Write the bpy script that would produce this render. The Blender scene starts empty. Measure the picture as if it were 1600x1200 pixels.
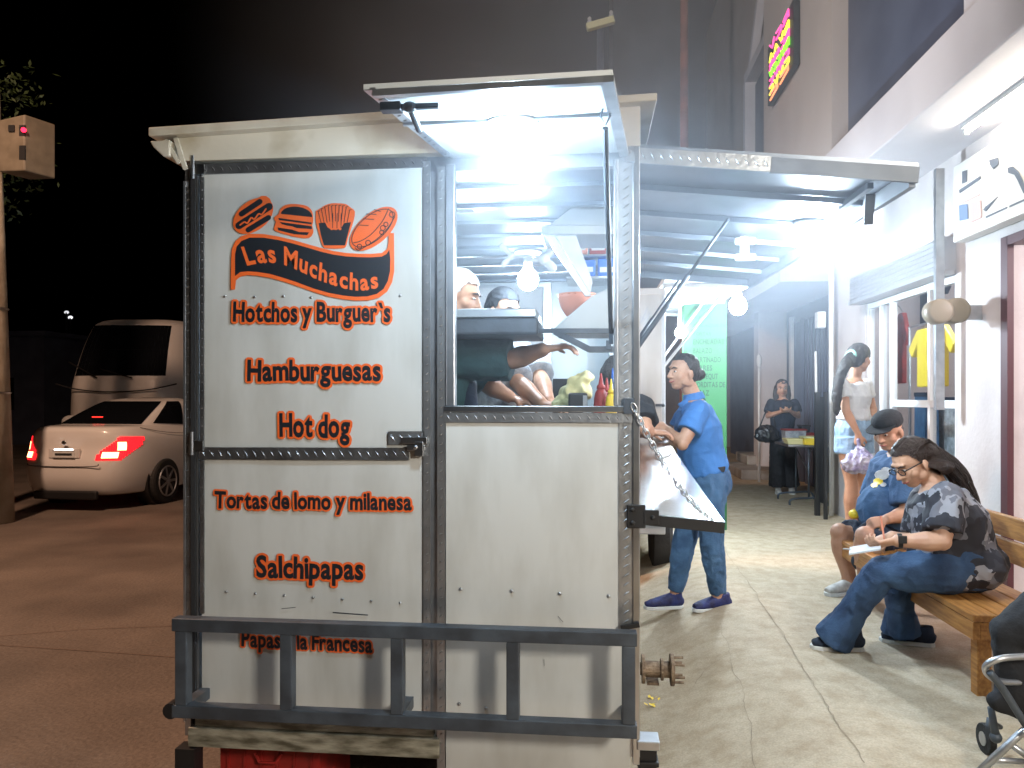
import bpy, bmesh, math, random
from mathutils import Vector, Matrix, noise
random.seed(7)
R = math.radians
sc = bpy.context.scene
COL = sc.collection
TS = bpy.data.scenes.new('workbench')   # scratch scene, removed at the end
def TDG():
    with bpy.context.temp_override(scene=TS, view_layer=TS.view_layers[0]): d = bpy.context.evaluated_depsgraph_get()
    d.update(); return d
# ------------------------------------------------------------------ camera model
F = 1180.0; HZ = 620.0; EYE = 1.5; YAW = R(5.9)
cs, sn = math.cos(YAW), math.sin(YAW)
def W(px, py, d):
    a = (px-800)/F*d; u = (HZ-py)/F*d
    return Vector((a*cs-d*sn, a*sn+d*cs, EYE+u))
def PY(px, py, Y):
    return W(px, py, Y/((px-800)/F*sn+cs))
def PX(px, py, X):
    return W(px, py, X/((px-800)/F*cs-sn))
def PZ(px, py, Z):
    return W(px, py, (EYE-Z)*F/(py-HZ))
cam = bpy.data.cameras.new('camera'); co = bpy.data.objects.new('camera', cam); COL.objects.link(co)
cam.sensor_width = 36; cam.lens = F/1600*36; cam.shift_y = 20/1600; cam.clip_start = .05; cam.clip_end = 2000
co.location = (0, 0, EYE); co.rotation_euler = (R(90), 0, YAW)
sc.camera = co
# ------------------------------------------------------------------ materials
def rgb(h):
    if isinstance(h, str):
        v = [int(h[i:i+2], 16)/255 for i in (0, 2, 4)]
        return tuple((c/12.92 if c <= .04045 else ((c+.055)/1.055)**2.4) for c in v)
    return tuple(h)
def mat(name, col, rough=.6, metal=0, var=None, vscale=4, bump=0, bscale=40, emit=None, es=0, alpha=None, trans=0, stretch=None, detail=5, coat=0, lo=.35, hi=.65, ior=None):
    m = bpy.data.materials.new(name); m.use_nodes = True
    nt = m.node_tree; b = nt.nodes['Principled BSDF']
    c = rgb(col); b.inputs['Base Color'].default_value = (*c, 1)
    b.inputs['Roughness'].default_value = rough; b.inputs['Metallic'].default_value = metal
    if coat: b.inputs['Coat Weight'].default_value = coat
    if trans: b.inputs['Transmission Weight'].default_value = trans
    if ior: b.inputs['IOR'].default_value = ior
    if alpha is not None: b.inputs['Alpha'].default_value = alpha
    if emit is not None:
        b.inputs['Emission Color'].default_value = (*rgb(emit), 1); b.inputs['Emission Strength'].default_value = es
    tc = None
    if var is not None or bump:
        tc = nt.nodes.new('ShaderNodeTexCoord'); mp = nt.nodes.new('ShaderNodeMapping')
        nt.links.new(tc.outputs['Object'], mp.inputs[0])
        if stretch: mp.inputs['Scale'].default_value = stretch
    if var is not None:
        n = nt.nodes.new('ShaderNodeTexNoise'); n.inputs['Scale'].default_value = vscale; n.inputs['Detail'].default_value = detail
        nt.links.new(mp.outputs[0], n.inputs[0])
        r = nt.nodes.new('ShaderNodeValToRGB'); r.color_ramp.elements[0].position = lo; r.color_ramp.elements[1].position = hi
        r.color_ramp.elements[0].color = (*rgb(var), 1); r.color_ramp.elements[1].color = (*c, 1)
        nt.links.new(n.outputs['Fac'], r.inputs[0]); nt.links.new(r.outputs[0], b.inputs['Base Color'])
    if bump:
        n = nt.nodes.new('ShaderNodeTexNoise'); n.inputs['Scale'].default_value = bscale; n.inputs['Detail'].default_value = 4
        nt.links.new(mp.outputs[0], n.inputs[0])
        bp = nt.nodes.new('ShaderNodeBump'); bp.inputs['Strength'].default_value = bump; bp.inputs['Distance'].default_value = .02
        nt.links.new(n.outputs['Fac'], bp.inputs['Height']); nt.links.new(bp.outputs[0], b.inputs['Normal'])
    return m
def emat(name, col, s):
    m = bpy.data.materials.new(name); m.use_nodes = True; nt = m.node_tree; nt.nodes.clear()
    e = nt.nodes.new('ShaderNodeEmission'); o = nt.nodes.new('ShaderNodeOutputMaterial')
    e.inputs[0].default_value = (*rgb(col), 1); e.inputs[1].default_value = s
    nt.links.new(e.outputs[0], o.inputs[0]); return m
M = dict(
 panel=mat('trailer_panel', (.60,.61,.59), .36, var=(.48,.48,.45), vscale=3.4, bump=.10, bscale=3.5, lo=.28, hi=.58, stretch=(2.2,1,.7)),
 cream=mat('cream_paint', (.62,.57,.47), .5, var=(.38,.31,.20), vscale=5, bump=.08, bscale=20, lo=.3, hi=.55),
 grime=mat('grimy_sill', (.42,.40,.32), .6, var=(.10,.09,.06), vscale=9, bump=.2, bscale=30, stretch=(1,1,4)),
 awn=mat('awning_metal', (.33,.37,.43), .35, .8, var=(.25,.28,.33), vscale=5),
 chk=mat('diamond_plate', (.62,.64,.66), .33, .9, var=(.47,.485,.50), vscale=12, bump=.1, bscale=60),
 chkd=mat('worn_diamond_plate', (.30,.31,.32), .4, .85, var=(.17,.17,.175), vscale=9, bump=.15, bscale=60),
 steel=mat('steel', (.62,.64,.66), .28, 1, var=(.45,.47,.50), vscale=6),
 shelf=mat('polished_shelf', (.72,.73,.74), .2, 1, var=(.60,.61,.63), vscale=5, bump=.02, bscale=8),
 alu=mat('aluminium', (.55,.57,.60), .35, .9, var=(.4,.42,.45), vscale=10),
 dark=mat('dark_steel', (.085,.105,.13), .45, .25, var=(.05,.058,.07), vscale=10, bump=.08, bscale=50),
 black=mat('black', (.012,.012,.013), .5),
 gap=mat('dark_gap', (.02,.02,.022), .8),
 rust=mat('rusty_iron', (.34,.25,.17), .7, .4, var=(.13,.085,.055), vscale=30, bump=.4, bscale=80),
 edge=mat('awning_edge', (.20,.225,.26), .5, .2, var=(.15,.17,.20), vscale=8),
 orange=mat('orange_vinyl', (.88,.15,.03), .45),
 ink=mat('dark_vinyl', (.010,.014,.020), .5),
 red=mat('red_plastic', (.42,.025,.018), .55, var=(.25,.02,.015), vscale=9), yellow=mat('yellow_plastic', (.85,.60,.04), .45),
 white=mat('white_paint', (.72,.72,.70), .45, var=(.58,.58,.57), vscale=3),
 whitesh=mat('white_enamel', (.70,.74,.76), .3, var=(.55,.6,.62), vscale=2),
 carw=mat('car_paint', (.72,.69,.66), .25, 0, coat=.6),
 glassd=mat('dark_glass', (.006,.007,.009), .06, 0, coat=.3),
 tyre=mat('tyre', (.018,.018,.018), .8, bump=.3, bscale=60),
 tail=mat('tail_red', (.6,.01,.01), .2, emit=(1,.01,.015), es=2.2),
 tailhot=emat('tail_hot', (1,.30,.12), 9), brake=emat('brake_red', (1,.03,.02), 3.5), plateL=emat('plate_light', (1,.9,.85), 5),
 wood=mat('bench_wood', (.50,.235,.065), .45, var=(.30,.12,.03), vscale=7, bump=.1, bscale=30, stretch=(9,1,9)),
 wall=mat('shop_wall', (.56,.52,.51), .8, var=(.47,.43,.425), lo=.3, hi=.6, vscale=2.5, bump=.12, bscale=30),
 wallL=mat('slab_plaster', (.60,.58,.60), .8, var=(.52,.50,.52), vscale=1.5, bump=.1, bscale=25),
 pillar=mat('brown_plaster', (.46,.41,.38), .85, var=(.40,.35,.32), vscale=1.5, bump=.12, bscale=25),
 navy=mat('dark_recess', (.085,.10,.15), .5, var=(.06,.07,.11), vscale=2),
 maroon=mat('maroon_frame', (.06,.014,.02), .5),
 pink=mat('pink_wall', (.86,.78,.77), .7), frame=mat('white_frame', (.75,.75,.76), .4),
 shutter=mat('shutter_metal', (.58,.60,.64), .35, .6),
 gate=mat('dark_gate', (.13,.16,.23), .55, .1, var=(.10,.12,.18), vscale=3),
 green=mat('green_panel', (.035,.17,.058), .6, var=(.028,.14,.048), vscale=2), greend=mat('dark_green_letters', (.004,.03,.012), .8),
 conc=mat('concrete', (.33,.31,.28), .85, var=(.22,.20,.18), vscale=3, bump=.3, bscale=40),
 pole=mat('pole_concrete', (.45,.38,.28), .9, var=(.24,.19,.13), vscale=2.5, bump=.4, bscale=14),
 glass=mat('window_glass', (.9,.95,1), .02, trans=1, ior=1.1),
 beige=mat('meter_beige', (.22,.18,.12), .45),
 skin=mat('skin', (.50,.27,.17), .5, var=(.42,.21,.13), vscale=14), skinl=mat('light_skin', (.56,.33,.22), .5, var=(.48,.26,.17), vscale=14),
 hair=mat('black_hair', (.022,.017,.015), .42, bump=.5, bscale=60, stretch=(4,4,.6)), hairb=mat('brown_hair', (.030,.016,.011), .4, bump=.7, bscale=70, stretch=(4,4,1.2)),
 polo=mat('blue_polo', (.06,.20,.50), .8, var=(.05,.17,.43), vscale=12, bump=.15, bscale=120),
 jeans=mat('denim', (.075,.16,.29), .85, var=(.04,.095,.19), vscale=9, bump=.25, bscale=90), jeansd=mat('dark_denim', (.045,.095,.19), .85, var=(.018,.04,.09), vscale=7, bump=.25, bscale=90),
 denl=mat('light_denim', (.30,.42,.55), .85, var=(.2,.3,.42), vscale=14, bump=.2, bscale=90),
 wshirt=mat('white_shirt', (.66,.66,.66), .85, var=(.56,.56,.58), vscale=8, bump=.15, bscale=60),
 navyc=mat('navy_cloth', (.018,.028,.055), .85, var=(.01,.016,.03), vscale=8, bump=.2, bscale=80),
 blackc=mat('black_cloth', (.014,.015,.018), .9, bump=.2, bscale=80),
 bluec=mat('blue_cloth', (.06,.13,.25), .85, var=(.04,.08,.17), vscale=5, bump=.2, bscale=60),
 greenc=mat('dark_green_cloth', (.02,.06,.065), .85, bump=.2, bscale=60),
 greyc=mat('grey_cloth', (.45,.46,.48), .85, var=(.22,.23,.25), vscale=16, bump=.2, bscale=60),
 shoe=mat('navy_shoe', (.014,.014,.055), .6, var=(.02,.03,.14), vscale=18, bump=.2, bscale=80), sole=mat('white_sole', (.68,.68,.66), .6),
 wshoe=mat('white_shoe', (.58,.56,.52), .6, var=(.38,.36,.33), vscale=25), lip=mat('lips', (.42,.13,.11), .45),
 eye=mat('eye_dark', (.02,.012,.008), .2), ew=mat('eye_white', (.75,.73,.7), .3),
 plastic=mat('plastic_bag', (.72,.68,.80), .25, trans=.35, var=(.35,.3,.5), vscale=18, bump=.8, bscale=25),
 paper=mat('yellow_paper', (.75,.70,.36), .8, bump=.3, bscale=15), bluep=mat('blue_plastic', (.03,.14,.55), .4),
 salmon=mat('salmon_bowl', (.75,.28,.18), .5), leaf=mat('leaf', (.035,.06,.015), .6), bark=mat('bark', (.08,.06,.04), .9),
 bag=mat('black_leather', (.02,.02,.022), .25), signw=mat('sign_face', (.72,.72,.68), .4, var=(.66,.65,.60), vscale=3),
)
def thin_glass():
    m = bpy.data.materials.new('shop_glass'); m.use_nodes = True; nt = m.node_tree; nt.nodes.clear()
    t = nt.nodes.new('ShaderNodeBsdfTransparent'); g = nt.nodes.new('ShaderNodeBsdfGlossy'); g.inputs['Roughness'].default_value = .04; lw = nt.nodes.new('ShaderNodeLayerWeight'); f = nt.nodes.new('ShaderNodeMath'); f.operation = 'MULTIPLY_ADD'; f.inputs[1].default_value = .18; f.inputs[2].default_value = .02; nt.links.new(lw.outputs['Facing'], f.inputs[0]); x = nt.nodes.new('ShaderNodeMixShader'); o = nt.nodes.new('ShaderNodeOutputMaterial')
    t.inputs[0].default_value = (.9,.93,.94,1); nt.links.new(f.outputs[0], x.inputs[0]); nt.links.new(t.outputs[0], x.inputs[1]); nt.links.new(g.outputs[0], x.inputs[2]); nt.links.new(x.outputs[0], o.inputs[0]); return m
M['glass'] = thin_glass()
def patterned():
    m = bpy.data.materials.new('floral_shirt'); m.use_nodes = True; nt = m.node_tree; b = nt.nodes['Principled BSDF']
    tc = nt.nodes.new('ShaderNodeTexCoord'); n = nt.nodes.new('ShaderNodeTexNoise'); n.inputs['Scale'].default_value = 14; n.inputs['Detail'].default_value = 2
    v = nt.nodes.new('ShaderNodeTexVoronoi'); v.inputs['Scale'].default_value = 17
    mx = nt.nodes.new('ShaderNodeMix'); mx.data_type = 'VECTOR'; mx.inputs[0].default_value = .12
    nt.links.new(tc.outputs['Object'], n.inputs[0]); nt.links.new(tc.outputs['Object'], mx.inputs[4]); nt.links.new(n.outputs['Color'], mx.inputs[5])
    nt.links.new(mx.outputs[1], v.inputs['Vector'])
    s = nt.nodes.new('ShaderNodeSeparateColor'); nt.links.new(v.outputs['Color'], s.inputs[0])
    r = nt.nodes.new('ShaderNodeValToRGB'); r.color_ramp.interpolation = 'CONSTANT'
    e = r.color_ramp.elements; e[0].color = (.018,.018,.026,1); e[1].position = .42; e[1].color = (.13,.13,.155,1)
    x = e.new(.68); x.color = (.27,.27,.30,1); x = e.new(.88); x.color = (.03,.03,.04,1)
    nt.links.new(s.outputs[0], r.inputs[0]); nt.links.new(r.outputs[0], b.inputs['Base Color']); b.inputs['Roughness'].default_value = .8
    return m
M['floral'] = patterned()
# ------------------------------------------------------------------ object helpers
def tag(o, label=None, cat=None, group=None, kind=None):
    if label: o['label'] = label
    if cat: o['category'] = cat
    if group: o['group'] = group
    if kind: o['kind'] = kind
    return o
def thing(name, loc, label, cat, group=None):
    o = bpy.data.objects.new(name, None); o.empty_display_size = .1; COL.objects.link(o); o.location = loc
    return tag(o, label, cat, group)
def wloc(o):
    v = Vector((0,0,0))
    while o is not None: v += o.location; o = o.parent
    return v
class MB:
    def __init__(s): s.v = []; s.f = []; s.m = []; s.k = 0
    def add(s, vs, fs):
        n = len(s.v); s.v += [Vector(v) for v in vs]; s.f += [tuple(i+n for i in f) for f in fs]; s.m += [s.k]*len(fs); return s
    def box(s, a, b):
        x0,y0,z0 = [min(p,q) for p,q in zip(a,b)]; x1,y1,z1 = [max(p,q) for p,q in zip(a,b)]
        return s.add([(x0,y0,z0),(x1,y0,z0),(x1,y1,z0),(x0,y1,z0),(x0,y0,z1),(x1,y0,z1),(x1,y1,z1),(x0,y1,z1)],
            [(3,2,1,0),(4,5,6,7),(0,1,5,4),(1,2,6,5),(2,3,7,6),(3,0,4,7)])
    def obox(s, c, u, v, w):
        c,u,v,w = map(Vector, (c,u,v,w)); P = []
        for k in (-1,1):
            for i,j in ((-1,-1),(1,-1),(1,1),(-1,1)): P.append(c+u*i+v*j+w*k)
        return s.add(P, [(3,2,1,0),(4,5,6,7),(0,1,5,4),(1,2,6,5),(2,3,7,6),(3,0,4,7)])
    def bar(s, p, q, w, h, up=(0,0,1)):
        p,q = Vector(p),Vector(q); d = (q-p); L = d.length; d.normalize(); up = Vector(up)
        a = d.cross(up)
        if a.length < 1e-4: a = d.cross(Vector((1,0,0)))
        a.normalize(); b = a.cross(d).normalized()
        return s.obox((p+q)/2, a*w/2, b*h/2, d*L/2)
    def hull(s, A, B):  # loft between two equal rings, capped
        n = len(A); return s.add(list(A)+list(B), [tuple(range(n-1,-1,-1)), tuple(range(n,2*n))]+[(i,(i+1)%n,(i+1)%n+n,i+n) for i in range(n)])
    def tube(s, pts, rr, n=10, across=None, caps=True, closed=False):
        pts = [Vector(p) for p in pts]; m = len(pts)
        if not hasattr(rr, '__len__'): rr = [rr]*m
        base = len(s.v); prev = Vector(across) if across is not None else None; rings = []
        for i,p in enumerate(pts):
            t = (pts[(i+1)%m]-pts[i-1]) if closed else pts[min(i+1,m-1)]-pts[max(i-1,0)]
            t.normalize()
            if prev is None:
                prev = t.cross(Vector((0,0,1)));
                if prev.length < 1e-3: prev = t.cross(Vector((1,0,0)))
            a = prev - t*prev.dot(t)
            if a.length < 1e-4: a = t.orthogonal()
            a.normalize(); b = t.cross(a); prev = Vector(across) if across is not None else a
            r = rr[i]; ra, rb = (r if hasattr(r,'__len__') else (r,r))
            rings.append([p+a*ra*math.cos(2*math.pi*k/n)+b*rb*math.sin(2*math.pi*k/n) for k in range(n)])
        vs = [v for r_ in rings for v in r_]; fs = []
        for i in range(m if closed else m-1):
            j = (i+1)%m
            for k in range(n): fs.append((i*n+k, i*n+(k+1)%n, j*n+(k+1)%n, j*n+k))
        if caps and not closed: fs += [tuple(range(n-1,-1,-1)), tuple((m-1)*n+k for k in range(n))]
        return s.add(vs, fs)
    def cyl(s, p, q, r, r2=None, n=16): return s.tube([p,q], [r, r if r2 is None else r2], n)
    def ell(s, c, r, ax=None, n=12, m=8):
        c = Vector(c); r = r if hasattr(r,'__len__') else (r,r,r); ax = ax or (Vector((1,0,0)),Vector((0,1,0)),Vector((0,0,1)))
        vs = [c+ax[2]*r[2]]
        for i in range(1,m):
            t = math.pi*i/m
            for k in range(n):
                a = 2*math.pi*k/n; vs.append(c+ax[0]*r[0]*math.sin(t)*math.cos(a)+ax[1]*r[1]*math.sin(t)*math.sin(a)+ax[2]*r[2]*math.cos(t))
        vs.append(c-ax[2]*r[2]); fs = [(0,1+k,1+(k+1)%n) for k in range(n)]
        for i in range(m-2):
            for k in range(n): fs.append((1+i*n+k, 1+(i+1)*n+k, 1+(i+1)*n+(k+1)%n, 1+i*n+(k+1)%n))
        L = len(vs)-1; fs += [(L, 1+(m-2)*n+(k+1)%n, 1+(m-2)*n+k) for k in range(n)]
        return s.add(vs, fs)
    def cap(s, p, q, r, r2=None, n=12):   # tapered capsule
        r2 = r if r2 is None else r2; s.ell(p, r, n=n); s.ell(q, r2, n=n); return s.tube([p,q],[r,r2],n)
    def poly(s, pts, th):    # closed outline (world pts) thickened by vector th
        A = [Vector(p) for p in pts]; t = Vector(th); return s.hull(A, [p+t for p in A])
    def build(s, name, m, parent=None, smooth=False, bevel=0, sub=0):
        me = bpy.data.meshes.new(name); off = wloc(parent) if parent is not None else Vector((0,0,0))
        me.from_pydata([v-off for v in s.v], [], s.f)
        ms = m if isinstance(m, (list,tuple)) else [m]
        for x in ms: me.materials.append(M[x] if isinstance(x,str) else x)
        if len(ms) > 1: me.polygons.foreach_set('material_index', s.m)
        bm = bmesh.new(); bm.from_mesh(me); bmesh.ops.recalc_face_normals(bm, faces=bm.faces); bm.to_mesh(me); bm.free()
        if smooth: me.polygons.foreach_set('use_smooth', [True]*len(me.polygons))
        me.update(); o = bpy.data.objects.new(name, me); COL.objects.link(o)
        if parent is not None: o.parent = parent
        if bevel:
            b = o.modifiers.new('bevel','BEVEL'); b.width = bevel; b.segments = 2; b.limit_method = 'ANGLE'; b.angle_limit = R(40)
        if sub:
            b = o.modifiers.new('sub','SUBSURF'); b.levels = sub; b.render_levels = sub
        return o
    def blob(s, name, m, parent=None, vox=.006, it=4, wr=0, wsc=9, label=None):   # fuse overlapping solids into ONE continuous skin
        off = wloc(parent) if parent is not None else Vector((0,0,0))
        me = bpy.data.meshes.new('tmp'); me.from_pydata([v-off for v in s.v], [], s.f)
        bm = bmesh.new(); bm.from_mesh(me); bmesh.ops.recalc_face_normals(bm, faces=bm.faces); bm.to_mesh(me); bm.free()
        t = bpy.data.objects.new('tmp', me); TS.collection.objects.link(t)
        a = t.modifiers.new('r','REMESH'); a.mode = 'VOXEL'; a.voxel_size = vox; a.use_smooth_shade = True
        b = t.modifiers.new('s','SMOOTH'); b.factor = .5; b.iterations = it
        dg = TDG()
        nm = bpy.data.meshes.new_from_object(t.evaluated_get(dg)); nm.name = name
        bpy.data.objects.remove(t); bpy.data.meshes.remove(me)
        nm.materials.clear(); nm.materials.append(M[m] if isinstance(m,str) else m)
        if wr:
            NN = [v.normal.copy() for v in nm.vertices]
            for v,nv in zip(nm.vertices,NN):
                q = v.co*wsc; k = noise.noise(Vector((q.x*1.3,q.y*1.3,q.z*.7)))+.5*noise.noise(q*2.3)
                v.co += nv*wr*(1-abs(k)*2.4)
        nm.polygons.foreach_set('use_smooth', [True]*len(nm.polygons)); nm.update()
        o = bpy.data.objects.new(name, nm); COL.objects.link(o)
        if parent is not None: o.parent = parent
        if label: o['label'] = label
        return o
def fit(pts, k=4):   # catmull-rom resample
    pts = [Vector(p) for p in pts]; out = []
    for i in range(len(pts)-1):
        a,b,c,d = pts[max(i-1,0)],pts[i],pts[i+1],pts[min(i+2,len(pts)-1)]
        for j in range(k):
            t = j/k; out.append(.5*((2*b)+(c-a)*t+(2*a-5*b+4*c-d)*t*t+(3*b-a-3*c+d)*t**3))
    return out+[pts[-1]]
def copy_tree(o, parent=None):
    c = o.copy(); COL.objects.link(c); c.parent = parent
    for ch in [x for x in list(sc.objects) if x.parent == o]: copy_tree(ch, c)
    return c
# ================================================================== SETTING
def struct(o): o['kind'] = 'structure'; return o
def gz(x):   # ground height across the street: road, ramp of the kerb, sidewalk
    if x < .1: return 0
    if x < .95: t = (x-.1)/.85; return .2*t*t*(3-2*t)
    return .2
def road_mat():
    m = mat('road_surface', (.29,.23,.185), .75, var=(.17,.135,.11), vscale=1.1, bump=.6, bscale=35)
    nt = m.node_tree; b = nt.nodes['Principled BSDF']; r = [n for n in nt.nodes if n.type == 'VALTORGB'][0]
    n2 = nt.nodes.new('ShaderNodeTexNoise'); n2.inputs['Scale'].default_value = 60; n2.inputs['Detail'].default_value = 6
    tc = [n for n in nt.nodes if n.type == 'TEX_COORD'][0]; nt.links.new(tc.outputs['Object'], n2.inputs[0])
    mx = nt.nodes.new('ShaderNodeMix'); mx.data_type = 'RGBA'; mx.blend_type = 'MULTIPLY'; mx.inputs[0].default_value = .7
    nt.links.new(r.outputs[0], mx.inputs[6]); nt.links.new(n2.outputs['Fac'], mx.inputs[7]); nt.links.new(mx.outputs[2], b.inputs['Base Color'])
    return m
def walk_mat():
    m = bpy.data.materials.new('pavement_concrete'); m.use_nodes = True; nt = m.node_tree; b = nt.nodes['Principled BSDF']; L = nt.links.new
    tc = nt.nodes.new('ShaderNodeTexCoord')
    def noi(sc_, d, rough=.5):
        n = nt.nodes.new('ShaderNodeTexNoise'); n.inputs['Scale'].default_value = sc_; n.inputs['Detail'].default_value = d; n.inputs['Roughness'].default_value = rough
        L(tc.outputs['Object'], n.inputs[0]); return n
    a = noi(1.3, 5, .6); r = nt.nodes.new('ShaderNodeValToRGB'); e = r.color_ramp.elements
    e[0].position = .3; e[0].color = (.47,.385,.27,1); e[1].position = .7; e[1].color = (.55,.46,.335,1); L(a.outputs['Fac'], r.inputs[0])
    c = noi(9, 8, .65); r2 = nt.nodes.new('ShaderNodeValToRGB'); r2.color_ramp.elements[0].position = .36; r2.color_ramp.elements[0].color = (.74,.68,.60,1); r2.color_ramp.elements[1].position = .6; r2.color_ramp.elements[1].color = (1,1,1,1)
    L(c.outputs['Fac'], r2.inputs[0])
    g = noi(130, 3); r3 = nt.nodes.new('ShaderNodeMapRange'); r3.inputs[1].default_value = .3; r3.inputs[2].default_value = .7; r3.inputs[3].default_value = .82; r3.inputs[4].default_value = 1.1; L(g.outputs['Fac'], r3.inputs[0])
    m1 = nt.nodes.new('ShaderNodeMix'); m1.data_type='RGBA'; m1.blend_type='MULTIPLY'; m1.inputs[0].default_value = .8; L(r.outputs[0], m1.inputs[6]); L(r2.outputs[0], m1.inputs[7])
    m2 = nt.nodes.new('ShaderNodeMix'); m2.data_type='RGBA'; m2.blend_type='MULTIPLY'; m2.inputs[0].default_value = 1; L(m1.outputs[2], m2.inputs[6]); L(r3.outputs[0], m2.inputs[7])
    # cracks
    w = noi(2.2, 6, .7); mx = nt.nodes.new('ShaderNodeMix'); mx.data_type='VECTOR'; mx.inputs[0].default_value = .35; L(tc.outputs['Object'], mx.inputs[4]); L(w.outputs['Color'], mx.inputs[5])
    v = nt.nodes.new('ShaderNodeTexVoronoi'); v.feature = 'DISTANCE_TO_EDGE'; v.inputs['Scale'].default_value = .62; L(mx.outputs[1], v.inputs['Vector'])
    cr = nt.nodes.new('ShaderNodeMapRange'); cr.inputs[1].default_value = .001; cr.inputs[2].default_value = .004; L(v.outputs['Distance'], cr.inputs[0])
    m3 = nt.nodes.new('ShaderNodeMix'); m3.data_type='RGBA'; m3.blend_type='MIX'; m3.inputs[6].default_value = (.34,.285,.215,1); L(cr.outputs[0], m3.inputs[0]); L(m2.outputs[2], m3.inputs[7]); L(m2.outputs[2], m3.inputs[6])
    L(m3.outputs[2], b.inputs['Base Color']); b.inputs['Roughness'].default_value = .75
    ad = nt.nodes.new('ShaderNodeMath'); ad.operation='ADD'; L(c.outputs['Fac'], ad.inputs[0]); ml = nt.nodes.new('ShaderNodeMath'); ml.operation='MULTIPLY'; ml.inputs[1].default_value=.6; ml.inputs[0].default_value = .5; L(ml.outputs[0], ad.inputs[1])
    bp = nt.nodes.new('ShaderNodeBump'); bp.inputs['Strength'].default_value = .4; bp.inputs['Distance'].default_value = .012; L(ad.outputs[0], bp.inputs['Height']); L(bp.outputs[0], b.inputs['Normal'])
    return m
M['road'] = road_mat(); M['walk'] = walk_mat()
m = MB(); m.add([(-120,-30,0),(60,-30,0),(60,160,0),(-120,160,0)], [(0,1,2,3)]); struct(m.build('road', 'road'))
# sidewalk: a ramped sheet
m = MB(); xs = [.10+i*.05 for i in range(18)]+[1.0,1.5,2.0,2.6,3.2,4.6]; ys = [-4+i*.5 for i in range(60)]
vs = [(x, y, gz(x)+.004) for y in ys for x in xs]; n = len(xs)
m.add(vs, [(j*n+i, j*n+i+1, (j+1)*n+i+1, (j+1)*n+i) for j in range(len(ys)-1) for i in range(n-1)]); struct(m.build('sidewalk', 'walk', smooth=True))
# pavement joints: narrow dark grooves between the slabs
def groove(path, w):
    m = MB(); P = fit(path, 22); vs = []
    for i,p in enumerate(P):
        t = (P[min(i+1,len(P)-1)]-P[max(i-1,0)]).normalized(); s = Vector((-t.y,t.x,0))*w*(.15+.6*abs(noise.noise(p*9)))
        j = Vector((noise.noise(p*5)+.5*noise.noise(p*23), noise.noise(p*5+Vector((7,0,0))), 0))*.018
        for q in (p+s+j, p-s+j): vs.append((q.x, q.y, gz(q.x)+.008))
    return m.add(vs, [(2*i,2*i+1,2*i+3,2*i+2) for i in range(len(P)-1)])
M['joint'] = mat('dirt_joint', (.36,.29,.205), .95, var=(.22,.17,.12), vscale=6)
J = MB()
for path,w in (([PZ(x,y,.19) for x,y in ((1130,858),(1200,960),(1262,1060),(1350,1200))],.006), ([PZ(x,y,.15) for x,y in ((1125,985),(1143,1035),(1165,1110),(1185,1200))],.004),
    ([PZ(x,y,.15) for x,y in ((1143,1030),(1180,1028),(1225,1034))],.0035), ([PZ(x,y,.12) for x,y in ((1083,1062),(1110,1045),(1143,1038))],.005), ([PZ(x,y,.2) for x,y in ((1290,905),(1330,903),(1400,905))],.004)):
    g = groove(path, w); J.add(g.v, g.f)
struct(J.build('pavement_joints', 'joint'))
# faint seam lines in the road on the left
J = MB()
for path in ([PZ(x,y,0) for x,y in ((-60,1005),(80,1014),(200,1022),(300,1030))], [PZ(x,y,0) for x,y in ((-60,1000),(120,985),(290,978))]):
    P = fit(path, 6); vs = []
    for p in P: vs += [(p.x, p.y-.003, .004), (p.x, p.y+.003, .004)]
    J.add(vs, [(2*i,2*i+1,2*i+3,2*i+2) for i in range(len(P)-1)])
M['seam'] = mat('road_seam', (.16,.105,.075), .95); struct(J.build('road_seams', 'seam'))
# doorstep of the far shop
m = MB(); m.box((2.35,12.1,.2),(3.6,13.6,.36)); m.box((2.6,12.9,.36),(3.6,13.9,.52)); o = m.build('steps', 'conc', bevel=.02); struct(o)

# ------------------------------------------------------------------ shop building on the right
WX = 2.7
shop = thing('shop_building', (WX,4,.2), 'mauve shop building on the right with pink doorway, display window and pale canopy slab', 'building')
y_door0, y_door1 = 4.05, PX(1566,600,WX).y; y_w0, y_w1 = PX(1493,600,WX).y, PX(1352,600,WX).y
z_door = PX(1577,368,WX).z; z_win = PX(1482,430,WX).z
m = MB()
m.box((WX,-3,.2),(WX+.25,y_door0,3.3)); m.box((WX,y_door0,z_door),(WX+.25,y_door1,3.3)); m.box((WX,y_door1,.2),(WX+.25,y_w0,3.3))
m.box((WX,y_w0,z_win),(WX+.25,y_w1,3.3)); m.box((WX,y_w1,.2),(WX+.25,8.85,3.3))
m.box((WX+.25,8.7,.2),(6,8.85,3.3))
m.build('wall', 'wall', shop)
m = MB(); m.box((2.09,-3,3.3),(6,9.1,3.66)); sl = m.build('canopy_slab', 'wallL', shop, bevel=.01)
m = MB(); m.box((5.4,-3,.2),(5.5,8.7,3.3)); m.box((WX+.25,y_door1+.02,.2),(5.4,y_door1+.1,3.3)); m.build('inner_wall', 'pink', shop)
m = MB(); m.box((WX+.26,-3,.2),(5.4,8.7,.215)); m.build('inner_floor', 'conc', shop)
fr = .045
m = MB(); m.box((WX-.01,y_door1-.08,.2),(WX+.03,y_door1,z_door)); m.box((WX-.01,y_door0,.2),(WX+.1,y_door0+.07,z_door)); m.box((WX-.01,y_door0+.07,z_door-.06),(WX+.1,y_door1-.07,z_door)); m.build('door_frame', 'maroon', shop)
m = MB()
yy = [y_w0+.03]+[PX(x,600,WX).y for x in (1447,1388,1372)]+[y_w1-.03]; zr = PX(1440,631,WX).z
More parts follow.
